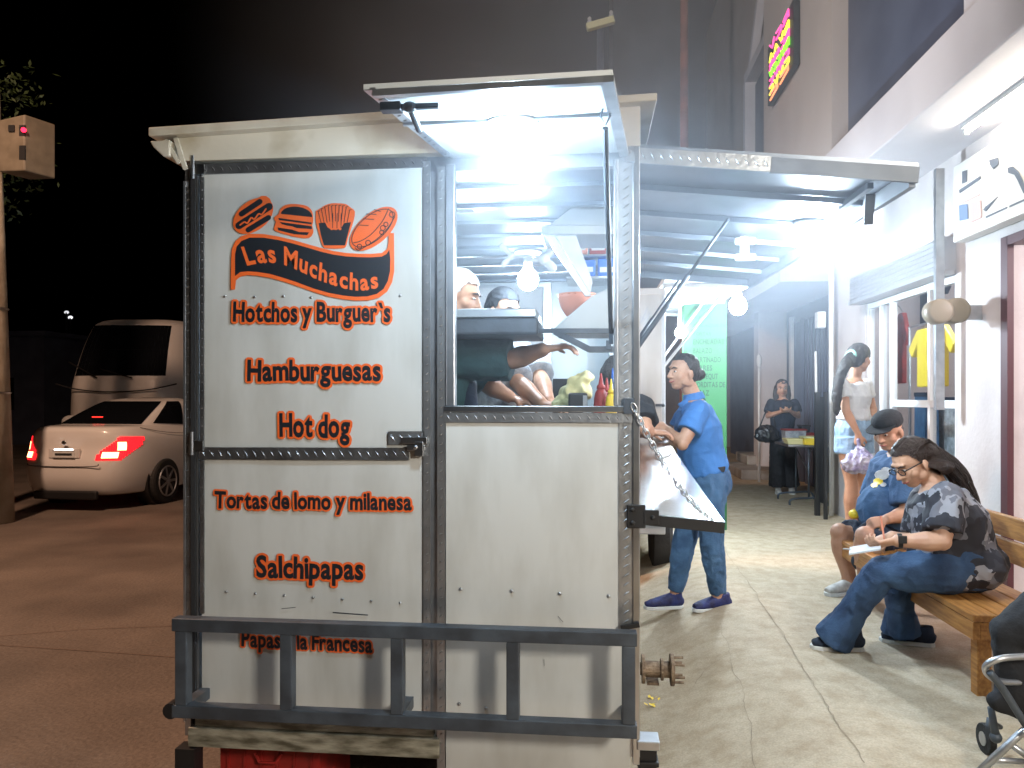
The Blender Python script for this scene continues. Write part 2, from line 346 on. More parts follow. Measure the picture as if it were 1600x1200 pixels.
for y in yy: m.box((WX+.02,y-.022,.2),(WX+.07,y+.022,z_win))
m.box((WX+.022,y_w0+.05,zr-.03),(WX+.068,yy[2]-.02,zr+.03)); m.box((WX+.022,y_w0+.05,z_win-.06),(WX+.068,y_w1-.05,z_win-.002)); m.box((WX+.022,y_w0+.05,.2),(WX+.068,y_w1-.05,.28))
wf = m.build('window', 'frame', shop)
m = MB(); m.box((WX+.04,y_w0+.05,.28),(WX+.046,y_w1-.05,z_win-.06)); m.build('pane', 'glass', wf)
# roller shutter box
m = MB(); zt, zb = z_win+.25, z_win+.02
for i in range(6):
    z = zb+(zt-zb)*i/6; m.tube([(WX-.10,y_w0-.02,z+.02),(WX-.10,y_w1+.02,z+.02)], [(.045,.026)]*2, 8, across=(1,0,0))
m.box((WX-.10,y_w0-.01,zb),(WX-.002,y_w1+.01,zt+.02)); m.box((WX-.16,y_w0-.03,zb-.035),(WX-.02,y_w1+.03,zb-.004)); m.build('shutter_box', 'shutter', shop)
m = MB(); m.box((WX-.17,y_w0-.075,PX(1490,640,WX).z),(WX-.11,y_w0-.035,3.18)); m.build('shutter_rail', 'alu', shop)
# upper storey
PXX = 2.12
y5, y3 = PX(1506,100,PXX).y, PX(1303,100,PXX).y
y12 = PX(1196,100,PXX).y
m = MB(); m.box((PXX,-3,3.66),(PXX+.3,y5,7.5)); m.box((PXX,y5,6.9),(PXX+.3,y3,7.5)); m.build('upper_wall', 'wallL', shop)
m = MB(); m.box((PXX-.02,y3,3.3),(PXX+1.3,y12,8.5)); m.build('pillar', 'pillar', shop)
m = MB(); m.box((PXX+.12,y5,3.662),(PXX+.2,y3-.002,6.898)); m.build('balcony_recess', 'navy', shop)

# neighbour building beyond
nb = thing('neighbour_building', (3,13,.2), 'dim neighbouring building beyond the shop with dark gates and an angular framed upper window', 'building')
m = MB(); m.box((3.25,8.86,.2),(3.5,18,2.9)); m.build('wall', 'gate', nb)
m = MB(); m.box((2.75,12.75,.2),(3.2,13.1,3.4)); m.build('column', 'wall', nb)
for a,b in ((9.1,10.3),(10.5,11.7),(11.9,12.6)):
    g = MB(); g.box((3.2,a,.2),(3.24,b,2.7)); 
    for k in range(9): y = a+(b-a)*(k+.5)/9; g.box((3.185,y-.012,.25),(3.2,y+.012,2.65))
    g.build('gate', 'gate', nb)
m = MB()
for px,y0 in ((1236,.3),): 
    p = PX(px,600,3.15); m.box((3.13,p.y-.05,.2),(3.18,p.y+.05,2.75))
m.build('gate_post', 'white', nb)
m = MB(); m.box((2.3,y12+.02,2.9),(4.5,18,3.4)); m.box((2.7,y12+.02,3.4),(4.5,18,10)); m.build('upper_wall', 'pillar', nb)
f = MB()
a,b = y12+.6, y12+3.2
for y in (a,b): f.box((2.5,y-.07,3.4),(2.7,y+.07,6.6))
f.box((2.5,a,6.6),(2.7,b,6.75)); f.bar((2.6,a,6.6),(2.6,a+1.2,8.4),.12,.12); f.bar((2.6,b,6.6),(2.6,a+1.2,8.4),.12,.12)
wf = f.build('window', 'wallL', nb); f = MB(); f.box((2.66,a+.08,3.45),(2.69,b-.08,6.55)); f.build('pane', 'navy', wf)
fb = thing('far_building', (3,22,0), 'dark tall building closing the street behind the green menu board', 'building')
m = MB(); m.box((.6,20,0),(9,24,14)); m.build('wall', mat('dark_wall', (.26,.245,.255), .9, var=(.20,.185,.195), vscale=1.2), fb)
# opposite side of the road: very dark low houses
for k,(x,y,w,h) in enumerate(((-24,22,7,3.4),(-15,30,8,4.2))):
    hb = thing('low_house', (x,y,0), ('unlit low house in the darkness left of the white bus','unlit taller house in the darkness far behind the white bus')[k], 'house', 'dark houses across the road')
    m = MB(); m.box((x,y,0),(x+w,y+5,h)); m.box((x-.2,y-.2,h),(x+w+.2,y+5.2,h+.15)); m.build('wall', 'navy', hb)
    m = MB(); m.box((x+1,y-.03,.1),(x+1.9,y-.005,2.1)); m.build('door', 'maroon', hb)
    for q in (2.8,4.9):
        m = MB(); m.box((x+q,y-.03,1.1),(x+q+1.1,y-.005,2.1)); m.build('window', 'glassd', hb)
# ------------------------------------------------------------------ sign, meter, pipes, neon
def glyph_mesh(ch, off=0.0):
    c = bpy.data.curves.new('t','FONT'); c.body = ch; c.size = 1; c.offset = off; c.resolution_u = 3; c.fill_mode = 'FRONT'
    o = bpy.data.objects.new('t', c); TS.collection.objects.link(o); dg = TDG()
    me = bpy.data.meshes.new_from_object(o.evaluated_get(dg)); vs = [(v.co.x, v.co.y) for v in me.vertices]; fs = [tuple(p.vertices) for p in me.polygons]
    bpy.data.objects.remove(o); bpy.data.curves.remove(c); bpy.data.meshes.remove(me); return vs, fs
GC = {}
def glyph(ch, off):
    if (ch,off) not in GC: GC[(ch,off)] = glyph_mesh(ch, off)
    return GC[(ch,off)]
def layout(text, off=.02, gap=.07, space=.32, jit=0):   # -> list of (verts, faces), total width ; cap height ~.69
    x = 0; out = []; rnd = random.Random(len(text)*31+5)
    for ch in text:
        if ch == ' ': x += space; continue
        vs, fs = glyph(ch, off)
        x0 = min(v[0] for v in vs); x1 = max(v[0] for v in vs); a = rnd.uniform(-jit,jit); dy = rnd.uniform(-jit,jit)*.25; cx = (x0+x1)/2
        ca, sa = math.cos(a), math.sin(a)
        out.append(([(x+(v[0]-cx)*ca-(v[1]-.35)*sa+(cx-x0), (v[0]-cx)*sa+(v[1]-.35)*ca+.35+dy) for v in vs], fs)); x += x1-x0+gap
    return out, x-gap
def flat_text(mb, text, place, off=.02, gap=.07, space=.32, jit=0):   # place(u in 0..1, v in caps) -> world
    G, w = layout(text, off, gap, space, jit)
    for vs, fs in G: mb.add([place(x/w, y/.69) for x,y in vs], fs)
# shop sign over the doorway
sg = thing('shop_sign', (WX-.12,5,2.9), 'white shop sign with dark sports logos above the pink doorway', 'sign')
zs0 = PX(1497,378,WX-.1).z; zs1 = PX(1493,262,WX-.1).z; ys1 = PX(1494,300,WX-.1).y
m = MB(); m.box((WX-.12,3.2,zs0),(WX-.02,ys1,zs1)); m.build('board', 'signw', sg, bevel=.006)
SX = WX-.124
def S(px,py): return PX(px,py,SX)
m = MB()
def sp(pts): m.poly([S(*p) for p in pts], (-.004,0,0))
m.k = 0
sp([(1541,322),(1537,328),(1541,330),(1560,307),(1542,322)])               # tick mark
sp([(1546,250),(1560,246),(1561,256),(1553,264),(1548,258)])               # shield
sp([(1575,262),(1583,260),(1592,268),(1598,280),(1604,300),(1600,302),(1592,284),(1586,273),(1576,270)])   # leaping animal
sp([(1499,297),(1532,275),(1533,279),(1500,302)]); sp([(1504,268),(1511,266),(1511,284),(1504,287)])
sp([(1541,338),(1574,323),(1574,325.5),(1541,341)]); sp([(1578,321),(1601,311),(1601,314),(1578,324)])
m.k = 1; sp([(1499,321),(1512,319),(1513,342),(1500,345)])
m.k = 2; sp([(1503,317),(1531,303),(1531,305),(1503,319)]); sp([(1516,318),(1533,313),(1534,340),(1518,348)])
m.build('logos', [mat('sign_grey', (.10,.12,.15), .5), mat('sign_blue', (.16,.24,.42), .5), mat('sign_pink', (.62,.42,.40), .5)], sg)
# electric meters (two drums) on the window side
mt = thing('electric_meter', PX(1475,490,WX-.3), 'pair of round beige electric meter drums on the post beside the yellow shirt', 'meter')
p = PX(1462,488,WX-.32); q = PX(1487,487,WX-.2)
for name,c,r in (('drum',p,.085),('drum',q,.088)):
    m = MB(); m.tube([c+Vector((0,-.09,0)),c+Vector((0,-.085,0)),c+Vector((0,.02,0)),c+Vector((0,.03,0))], [r*.8,r,r,r*.85], 20); m.build(name, 'beige', mt, smooth=True)
m = MB(); m.box((p.x-.02,p.y+.03,p.z-.05),(WX-.002,p.y+.07,p.z+.05)); m.build('bracket', 'alu', mt)
# drainpipe with small meter box
dp = thing('drain_pipe', PX(1299,800,2.62), 'thin pale drain pipe with a small meter box at the end of the shop wall', 'pipe')
b0 = PX(1299,600,2.62)
m = MB(); m.cyl((2.62,b0.y,.2),(2.62,b0.y,3.3),.028,n=12); m.build('pipe', 'white', dp, smooth=True)
b1 = PX(1290,500,2.6); m = MB(); m.box((2.5,b1.y-.06,b1.z-.09),(2.59,b1.y+.06,b1.z+.09)); m.build('meter_box', 'white', dp, bevel=.01)
# neon window sign
ns = thing('neon_sign', PX(1217,100,PXX-.08), 'dark framed neon sign with yellow, green and pink letters high on the brown pillar', 'sign')
NX = PXX-.1
def N(px,py): return PX(px,py,NX)
y0,y1 = N(1238,60).y, N(1198,100).y; z0,z1 = PX(1198,166,NX).z, PX(1236,2,NX).z
m = MB(); m.box((NX+.012,y0,z0),(NX+.075,y1,z1)); m.build('panel', 'black', ns)
rnd = random.Random(4)
NE = dict(y=emat('neon_yellow', (1,.85,.05), 2.2), g=emat('neon_green', (.25,1,.02), 2.2), p=emat('neon_pink', (1,.08,.35), 2.0), o=emat('neon_orange', (1,.3,.12), 2.0))
for row,(v,colr,cnt) in enumerate(((.90,'p',3),(.72,'y',4),(.585,'p',5),(.45,'g',5),(.30,'p',4),(.17,'y',4),(.06,'o',2))):
    m = MB()
    for k in range(cnt):
        u = (k+.5)/cnt*.8+.1; cy = y1+(y0-y1)*u; cz = z0+(z1-z0)*v; hh = (z1-z0)*.055; ww = abs(y1-y0)*.8/cnt*.36
        pts = [[(NX,cy-ww,cz-hh),(NX,cy-ww,cz+hh),(NX,cy+ww,cz+hh*.2),(NX,cy-ww*.4,cz-hh*.2),(NX,cy+ww,cz-hh)], [(NX,cy-ww,cz+hh),(NX,cy,cz-hh),(NX,cy+ww,cz+hh)], [(NX,cy+ww,cz+hh),(NX,cy-ww,cz+hh*.6),(NX,cy-ww,cz-hh*.6),(NX,cy+ww,cz-hh)], [(NX,cy-ww,cz-hh),(NX,cy,cz+hh),(NX,cy+ww,cz-hh)]][rnd.randrange(4)]
        m.tube(pts, .011, 6)
    m.build('neon_letters', NE[colr], ns)
# rust coloured tall pole
rp = W(1069,400,12); rp = thing('rusty_pole', (rp.x,rp.y,.2), 'tall rust coloured pole rising behind the side awning', 'pole')
m = MB(); x,y,_ = rp.location; m.cyl((x,y,.2),(x,y,9),.075,.06,12); m.build('shaft', mat('rust_paint', (.38,.12,.06), .7, var=(.2,.08,.05), vscale=4), rp, smooth=True); m = MB(); m.cyl((x,y,.2),(x,y,.26),.14,n=12); m.build('base_plate','rust', rp)
# green menu board
gb = thing('menu_board', PZ(1100,828,.2), 'tall green menu board with dark lettering standing behind the woman in the blue polo', 'menu board')
GY = PZ(1136,829,.2).y
g0,g1 = PY(1068,600,GY), PY(1136,600,GY); gzt = PY(1100,452,GY).z
m = MB(); m.box((g0.x,GY,.2),(g1.x,GY+.12,gzt)); m.build('panel', 'green', gb, bevel=.008)
m = MB()

for k,(py,t) in enumerate([(470,'MENU'),(484,'DESAYUNOS'),(498,'HUEVOS'),(511,'CHILAQUILES'),(524,'TORTAS'),(538,'ENCHILADAS'),(552,'BALAZO'),(566,'MARTINADO'),(579,'JARRES'),(592,'PONTEQUT'),(605,'GORDITAS DE'),(618,'TEPAZ'),(631,'BROB')]):
    L0 = 1083; wd = min(50, 4.6*len(t)+2*(k > 4))
    z = PY(1100,py,GY).z; hh = .03+.02*(k > 4)
    xa, xb = PY(L0,py,GY).x, PY(L0+wd,py,GY).x
    flat_text(m, t, lambda u,v,xa=xa,xb=xb,z=z,hh=hh: (xa+(xb-xa)*u, GY-.003, z+v*hh), .02)
m.build('lettering', 'greend', gb)
# wall of darkness: pale pole with a lamp knob near the far woman
kp = W(1186,720,11.5); kt = thing('banner_pole', (kp.x,kp.y,.2), 'slim white pole with a small finial beside the far woman', 'pole'); x,y = kp.x,kp.y
m = MB(); m.cyl((x,y,.2),(x,y,1.95),.02,n=10); m.build('shaft','white',kt,smooth=True); m = MB(); m.ell((x,y,2.05),(.04,.04,.11)); m.build('finial','white',kt,smooth=True)
# open black gate leaf with two posts
gt = thing('open_gate', (2.5,8.6,.2), 'black metal gate leaf standing open between the far woman and the girl in white', 'gate')
a = PZ(1277,806,.2); b = PZ(1290,812,.2)
for p,w in ((a,.05),(b,.035)):
    m = MB(); m.box((p.x-w/2,p.y-w/2,.2),(p.x+w/2,p.y+w/2,1.55)); m.build('post','black',gt)
m = MB(); m.cyl((a.x+.02,a.y+.06,.3),(a.x+.0,a.y+.06,2.0),.014,n=8); m.build('rod','white',gt)
m = MB()
for k in range(7): m.box((a.x+(b.x-a.x)*k/7+.02,a.y+(b.y-a.y)*k/7,.35),(a.x+(b.x-a.x)*k/7+.03,a.y+(b.y-a.y)*k/7+.01,1.5))
m.box((min(a.x,b.x),a.y,.3),(b.x,a.y+.02,.35)); m.box((min(a.x,b.x),a.y,1.45),(b.x,a.y+.02,1.5)); m.build('bars','black',gt)
# ------------------------------------------------------------------ clothes on show in the window
def shirt(name, c, w, h, mt_, label, ang=0):
    t = thing(name, c, label, 'shirt', 'clothes on display in the shop window')
    m = MB(); x,y,z = c
    pts = [(-.5,-.5),(.5,-.5),(.5,.25),(.72,.02),(.86,.18),(.5,.5),(.2,.5),(0,.42),(-.2,.5),(-.5,.5),(-.86,.18),(-.72,.02),(-.5,.25)]
    m.poly([(x,y+p[0]*w,z+p[1]*h) for p in pts], (.05,0,0)); m.build('garment', mt_, t, bevel=.012)
    m = MB(); m.tube(fit([(x+.02,y-w*.4,z+h*.5),(x+.02,y,z+h*.62),(x+.02,y+w*.4,z+h*.5)],4), .006, 6); m.tube([(x+.02,y,z+h*.62),(x+.02,y,z+h*.72),(x+.02,y+.02,z+h*.75)], .005, 6); m.build('hanger','steel',t)
p = PX(1452,558,WX+.14); shirt('display_shirt', (p.x,p.y,p.z), .50, .50, 'yellow', 'yellow shirt hanging behind the window frame')
p = PX(1400,545,WX+.45); shirt('display_shirt', (p.x,p.y,p.z), .30, .72, 'red', 'narrow red shirt hanging left of the yellow one')
p = PX(1445,470,WX+.9); shirt('display_shirt', (p.x,p.y,p.z), .6, .5, 'navyc', 'dark shirt hanging high behind the yellow shirt')
p = PX(1420,560,WX+1.2); shirt('display_shirt', (p.x,p.y,p.z), .8, 1.1, 'blackc', 'black shirt hanging deep in the shop window')
def trousers(c, mt_, label):
    t = thing('display_trousers', c, label, 'trousers', 'clothes on display in the shop window'); x,y,z = c
    m = MB(); m.poly([(x,y+a*.2,z+b*.45) for a,b in ((-1,1),(1,1),(1.15,-1),(.15,-1),(0,.35),(-.15,-1),(-1.15,-1))], (.05,0,0)); m.build('garment', mt_, t, bevel=.01)
    m = MB(); m.box((x-.005,y-.2,z+.42),(x+.055,y+.2,z+.46)); m.build('waistband','navyc',t)
p = PX(1443,690,WX+.4); trousers((p.x,p.y,p.z), 'jeans', 'blue jeans hanging below the yellow shirt')
p = PX(1478,700,WX+.5); trousers((p.x,p.y,p.z), 'greyc', 'grey trousers hanging beside the blue jeans')
rk = thing('clothes_rail', (WX+.38,y_w0+.7,2.2), 'metal clothes rail inside the shop window', 'rail')
m = MB(); m.cyl((WX+.37,y_w0+.1,2.17),(WX+.37,y_w1-.1,2.17),.012,n=8); m.build('rail','steel',rk)
for y in (y_w0+.12,y_w1-.12):
    m = MB(); m.cyl((WX+.37,y,.215),(WX+.37,y,2.17),.014,n=8); m.build('upright','steel',rk)
# ================================================================== FOOD TRAILER
TY = 2.5; TF = 5.1
def T(px, py, dy=0): return PY(px, py, TY+dy)
XL, XR = T(289,700).x, T(1000,700).x
tr = thing('food_trailer', ((XL+XR)/2,3.6,0), 'white food trailer with diamond plate trim, orange menu lettering and raised serving flaps', 'food trailer')
ZT = T(640,245).z; ZB = T(313,1150).z; ZS = T(830,640).z; ZM = 1.32
FX = T(681,600).x      # seam between the doors
# shell
m = MB()
m.box((XL+.005,TY+.04,ZB),(XL+.04,TF,ZT)); m.box((XL+.04,TF-.04,ZB),(XR-.04,TF,ZT)); m.box((XR-.04,TY+.04,ZB),(XR-.004,TF,1.16)); m.box((XR-.04,TY+.04,2.22),(XR-.004,TF,ZT)); m.box((XR-.04,TF-.3,1.16),(XR-.004,TF,2.22))
m.build('wall', 'whitesh', tr)
m = MB(); m.box((XL+.05,TY+.06,ZB),(XR-.05,TF-.05,ZB+.06)); m.build('floor', 'alu', tr)
m = MB(); m.box((XL+.045,TY+.05,ZT-.03),(XR-.045,TF-.045,ZT-.005))
for k in range(9): y = TY+.25+k*.28; m.box((XL+.05,y,ZT-.045),(XR-.05,y+.035,ZT-.0305))
m.build('ceiling', 'awn', tr)
# roof with overhang and header board
r0, r1 = T(247,206), T(640,178)
m = MB(); zz = r0.z
m.poly([(r0.x,TY-.06,r0.z-.035),(XR+.05,TY-.06,r1.z-.01),(XR+.05,TY-.06,r1.z+.015),(r0.x,TY-.06,r0.z-.005)], (0,TF-TY+.1,0)); m.build('roof', 'cream', tr, bevel=.004)
m = MB(); a = T(276,244); m.poly([(XL-.02,TY-.02,ZT+.005),(XR,TY-.02,ZT+.005),(XR,TY-.02,r1.z-.012),(XL-.02,TY-.02,r0.z-.02)], (0,.05,0))
hd = m.build('header_board', 'cream', tr)
m = MB(); g0, g1 = T(248,215), T(278,250)
m.poly([(g0.x,TY-.055,g0.z-.03),(XL-.025,TY-.055,g0.z-.028),(XL-.025,TY-.055,g1.z-.005),(g0.x+.05,TY-.055,g1.z-.005),(g0.x+.012,TY-.055,g1.z+.03)], (0,TF-TY,0)); m.build('gutter', 'cream', tr, bevel=.004)
m = MB(); m.bar((XL-.01,TY-.04,r0.z-.04),(XL+.025,TY-.04,ZT-.03),.014,.01,(0,1,0)); m.bar((XL-.045,TY-.045,r0.z-.045),(XL+.005,TY-.045,ZT-.01),.012,.008,(0,1,0)); m.build('roof_bracket', 'cream', tr)
# diamond plate strips with raised lugs
def strip(a, b, w, n, name='trim', m_='chk', par=None, pitch=.03, th=.006, flip=1):
    """a->b centre line, w width, n outward normal"""
    a,b,n = Vector(a),Vector(b),Vector(n).normalized(); d = (b-a); L = d.length; d.normalize(); u = d.cross(n)
    m = MB(); m.obox((a+b)/2-n*th/2, d*L/2, u*w/2, n*th/2)
    k = int(L/pitch)
    for i in range(k):
        for jx,row in enumerate((0,) if w < .07 else (-1,1)):
            c = a+d*((i+.5+(.5 if row == 1 else 0))*L/k)+u*row*w*.25
            if (c-a).dot(d) > L-.01: continue
            s = flip*(1 if row <= 0 else -1); q = (d*.72*s+u).normalized(); t = n.cross(q); l = min(w*.33,.017); ww = .0036
            m.add([c-q*l, c-t*ww, c+q*l, c+t*ww, c+n*.0028-q*l*.4, c+n*.0028+q*l*.4], [(0,1,4),(1,2,5),(1,5,4),(2,3,5),(3,0,4),(3,4,5)])
    return m.build(name, m_, par or tr)
Nn = (0,-1,0)
def vs(px, w, z0, z1, m_='chk', dy=-.004, par=None, py=600, name='trim'): x = T(px,py).x; return strip((x,TY+dy,z0),(x,TY+dy,z1),w,Nn,name,m_,par)
zlow = T(300,960).z-.42
m = MB(); m.box((XL,TY-.0,ZB),(XL+.05,TY+.04,ZT)); m.box((FX-.045,TY+.01,ZB),(FX+.045,TY+.04,ZT)); m.box((XR-.06,TY+.0,ZB),(XR,TY+.04,ZT)); m.box((XL+.05,TY+.01,ZT-.05),(XR-.06,TY+.04,ZT)); m.build('rear_frame', 'alu', tr)
# corner posts
vs(294,.026,ZB+.12,ZT-.08,'chkd'); 
m = MB(); m.box((XL-.003,TY-.006,ZB+.05),(XL+.004,TY+.4,ZT-.06)); m.build('corner_angle','alu',tr)
m = MB(); x = T(304,600).x; m.box((x-.008,TY-.012,zlow),(x+.008,TY+.0,ZT-.02)); m.build('door_gap','gap',tr)
vs(978,.05,.72,ZT+.01,'chk'); 
m = MB(); x = XR; m.box((x-.024,TY-.012,ZB-.02),(x-.002,TY+.03,ZT+.02)); m.build('corner_angle','steel',tr,bevel=.002)
m = MB(); p = T(983,240); m.obox((p.x,TY-.012,p.z), (.018,0,0),(0,.006,0),(0,0,.03)); m.ell((p.x,TY-.02,p.z),(.007,.004,.007)); m.build('corner_cap','alu',tr)
# --- left door
x0, x1 = T(316,600).x, T(663,600).x; zd = T(490,1108).z
def panel(name, x0, x1, z0, z1, par, mt_='panel', y=-.002, nx=28, nz=40, amp=.0035, seed=0):
    m = MB(); P = []
    for j in range(nz+1):
        for i in range(nx+1):
            x = x0+(x1-x0)*i/nx; z = z0+(z1-z0)*j/nz; e = min(i,nx-i,j,nz-j)
            dn = noise.noise(Vector((x*2.5+seed,z*2.5,seed)))*amp*min(1,e/2)
            P.append((x,TY+y+dn,z))
    m.add(P, [(j*(nx+1)+i, j*(nx+1)+i+1, (j+1)*(nx+1)+i+1, (j+1)*(nx+1)+i) for j in range(nz) for i in range(nx)])
    n = len(P); m.add([(p[0],TY+.03,p[2]) for p in (P[0],P[nx],P[-1],P[nz*(nx+1)])], [(0,1,2,3)])
    for a,b in (((x0,z0),(x1,z0)),((x1,z0),(x1,z1)),((x1,z1),(x0,z1)),((x0,z1),(x0,z0))):
        m.add([(a[0],TY+y,a[1]),(b[0],TY+y,b[1]),(b[0],TY+.03,b[1]),(a[0],TY+.03,a[1])],[(0,1,2,3)])
    o = m.build(name, mt_, par, smooth=False); 
    return o
ldoor = panel('rear_door', x0, x1, zd, ZT-.018, tr, seed=1)
for p in ldoor.data.polygons: p.use_smooth = True
zm = T(490,708).z
strip((x0,TY-.010,ZT-.022),(x1+.01,TY-.010,ZT-.022),.035,Nn,'trim','chkd',ldoor)
strip((x0-.006,TY-.012,T(330,708).z),(T(640,709).x,TY-.012,T(640,709).z),.042,Nn,'trim','chkd',ldoor)
strip((T(608,683).x,TY-.011,T(608,684).z),(T(664,683).x,TY-.011,T(664,684).z),.045,Nn,'trim','chk',ldoor)
vs(668,.024,zd-.02,ZT-.02,'chk',-.011,ldoor); vs(318,.014,.75,ZT-.05,'chkd',-.0115,ldoor)
# latch (T-bar)
def K(px,py,dy): return T(px,py,dy)
m = MB(); m.bar(K(628,688,-.022),K(668,688,-.022),.022,.012,(0,1,0)); m.bar(K(655,690,-.024),K(655,713,-.024),.03,.012,(0,1,0)); m.bar(K(636,700,-.02),K(664,700,-.02),.018,.008,(0,1,0)); m.ell(K(649,699,-.03),(.008,.006,.008)); m.build('latch','steel',ldoor,bevel=.002)
for z in (T(310,268),T(308,697)):
    m = MB(); m.cyl((z.x-.012,TY-.016,z.z-.03),(z.x-.012,TY-.016,z.z+.05),.008,n=10); m.box((z.x-.008,TY-.018,z.z-.015),(z.x+.03,TY-.0125,z.z+.02)); m.build('hinge','steel',ldoor,smooth=False)
# rivets
def rivets(pts, par, r=.0045):
    m = MB()
    for x,y in pts: p = T(x,y); m.ell((p.x,TY-.005,p.z),(r,.0035,r),n=8,m=6)
    return m.build('rivets','alu',par,smooth=True)
rivets([(355+k*45.2,924+k*2.9) for k in range(7)]+[(353,463),(399,464),(444,463),(487,465),(626,462)], ldoor)
# --- right door: lower panel, sill, window opening
x2, x3 = T(697,600).x, T(966,600).x; zd2 = T(830,1192).z-.05
rdoor = panel('rear_door', x2, T(984,800).x, zd2, ZS-.035, tr, seed=5)
for p in rdoor.data.polygons: p.use_smooth = True
vs(690,.026,zd2,ZT-.04,'chk',-.011,rdoor)
strip((x2-.006,TY-.012,ZS-.026),(XR-.026,TY-.012,ZS-.026),.032,Nn,'trim','chk',rdoor)
m = MB(); m.box((x2-.005,TY-.016,ZS-.008),(XR-.045,TY+.03,ZS+.012)); m.build('window_sill','steel',rdoor,bevel=.002)
m = MB(); m.box((x2,TY-.006,ZS+.012),(T(711,500).x,TY+.035,ZT-.03)); m.build('window_frame','alu',rdoor,bevel=.003); m = MB(); m.box((T(959,500).x,TY-.006,ZS+.012),(x3,TY+.035,ZT-.03)); m.build('window_frame','alu',rdoor,bevel=.003)
rivets([(720,920),(800,923),(875,927),(951,931),(718,1099),(760,1106)], rdoor, .006)
m = MB(); a,b = T(985,988),T(1000,974); m.bar(K(970,981,-.02),K(999,976,-.02),.014,.014,(0,1,0)); m.build('hook','black',rdoor)
m = MB()
for a,b,w_ in (((520,957),(575,961),.003),((440,951),(462,949),.0015),((872,963),(880,972),.0015),((850,1030),(851,1040),.001)):
    m.bar(K(*a,-.006),K(*b,-.006),w_,.0012,(0,1,0))
m.build('scuffs','ink',ldoor)
# sill beam below the doors
m = MB(); a = T(300,1112); 
m.box((XL+.03,TY-.012,ZB+.04),(x2-.04,TY+.05,zd-.006)); m.box((XL+.02,TY-.02,ZB-.03),(x2-.02,TY+.05,ZB+.036)); m.build('sill_beam','grime',tr,bevel=.004)
m = MB(); m.box((x2,TY-.004,ZB-.1),(XR-.03,TY+.05,zd2-.006)); m.build('sill_panel','cream',tr)
m = MB(); m.box((XL+.02,TY+.6,ZB-.12),(XR-.02,TF-.05,ZB-.005)); m.build('chassis','dark',tr)
# ---------------------------------------------------------------- lettering and logo
def letters(text, px0, px1, ytop, ybase, jit=.05, ol=3.5, yb1=None):
    m = MB(); D = -.0065; yb1 = ybase if yb1 is None else yb1
    G, w = layout(text, .034, .03, .24, jit)
    def pl(x,y,dx,dy,dep): 
        px = px0+(px1-px0)*x/w+dx; py = ybase+(yb1-ybase)*x/w-(ybase-ytop)*y/.69+dy; q = T(px,py); return (q.x,TY+D-dep,q.z)
    m.k = 0
    for k in range(14):
        a = 2*math.pi*k/14
        for i,(vs_,fs) in enumerate(G): m.add([pl(x,y,ol*math.cos(a),ol*math.sin(a),.00007*k+.00003*(i%2)) for x,y in vs_], fs)
    m.k = 1
    for i,(vs_,fs) in enumerate(G): m.add([pl(x,y,0,0,.0014+.00003*(i%2)) for x,y in vs_], fs)
    return m.build('lettering', ['orange','ink'], ldoor)
letters('Hotchos y Burguer`s', 366, 611, 473, 502, ol=3.4)
letters('Hamburguesas', 388, 596, 563, 594)
letters('Hot dog', 438, 548, 646, 680, yb1=683)
letters('Tortas de lomo y milanesa', 337, 644, 768, 793, ol=2.8, yb1=796)
letters('Salchipapas', 402, 569, 868, 900, yb1=904)
letters('Papas a la Francesa', 379, 583, 984, 1008, ol=2.4, yb1=1018)
m = MB()
def Q(zx, zy, dep): q = T(350+zx/5.217, 290+zy/5.217); return (q.x, TY-.0065-dep, q.z)
def P2(pts, dep, k, sm=0):
    m.k = k; P = pts if not sm else [(v.x,v.y) for v in fit([(x,y,0) for x,y in pts+[pts[0]]], sm)[:-1]]
    m.add([Q(x,y,dep) for x,y in P], [tuple(range(len(P)))])
def stroke(pts, w, dep, k):   # ribbon with round ends
    m.k = k; P = fit([(x,y,0) for x,y in pts], 4) if len(pts) > 2 else [Vector((*p,0)) for p in pts]; vs_ = []
    for i,p in enumerate(P):
        t = (P[min(i+1,len(P)-1)]-P[max(i-1,0)]).normalized(); s = Vector((-t.y,t.x,0))*w/2; vs_ += [Q((p+s).x,(p+s).y,dep), Q((p-s).x,(p-s).y,dep)]
    m.add(vs_, [(2*i,2*i+1,2*i+3,2*i+2) for i in range(len(P)-1)])
    for p in (P[0],P[-1]): m.add([Q(p.x+w/2*math.cos(a*math.pi/5),p.y+w/2*math.sin(a*math.pi/5),dep+.00002) for a in range(10)], [tuple(range(10))])
def ev(cx,cy,rx,ry,rot,n=28,a0=0,a1=360):
    c,s = math.cos(R(rot)),math.sin(R(rot)); o = []
    for i in range(n):
        a = R(a0+(a1-a0)*i/(n if a1-a0 == 360 else n-1)); x,y = rx*math.cos(a),ry*math.sin(a); o.append((cx+x*c-y*s, cy+x*s+y*c))
    return o
OR, DK = 0, 1
# banner
P2([(62,850),(65,600),(72,520),(100,455),(150,415),(215,395),(330,398),(450,418),(560,444),(680,478),(800,512),(900,537),(1000,552),(1100,558),(1200,560),(1290,552),(1335,520),(1345,470),(1345,390),(1390,390),(1392,700),(1375,790),(1335,865),(1270,915),(1180,938),(1080,940),(980,930),(860,908),(740,872),(600,822),(480,782),(380,755),(280,738),(200,732),(140,745),(105,775),(98,850)], .0001, OR)
P2([(98,740),(98,560),(112,500),(150,455),(215,428),(330,428),(450,447),(560,473),(680,507),(800,543),(900,566),(1000,580),(1100,586),(1200,588),(1290,582),(1330,560),(1352,525),(1360,600),(1358,700),(1340,780),(1305,845),(1250,885),(1170,905),(1080,908),(980,899),(860,876),(740,842),(600,790),(480,750),(380,722),(280,706),(200,702),(140,708)], .0006, DK)
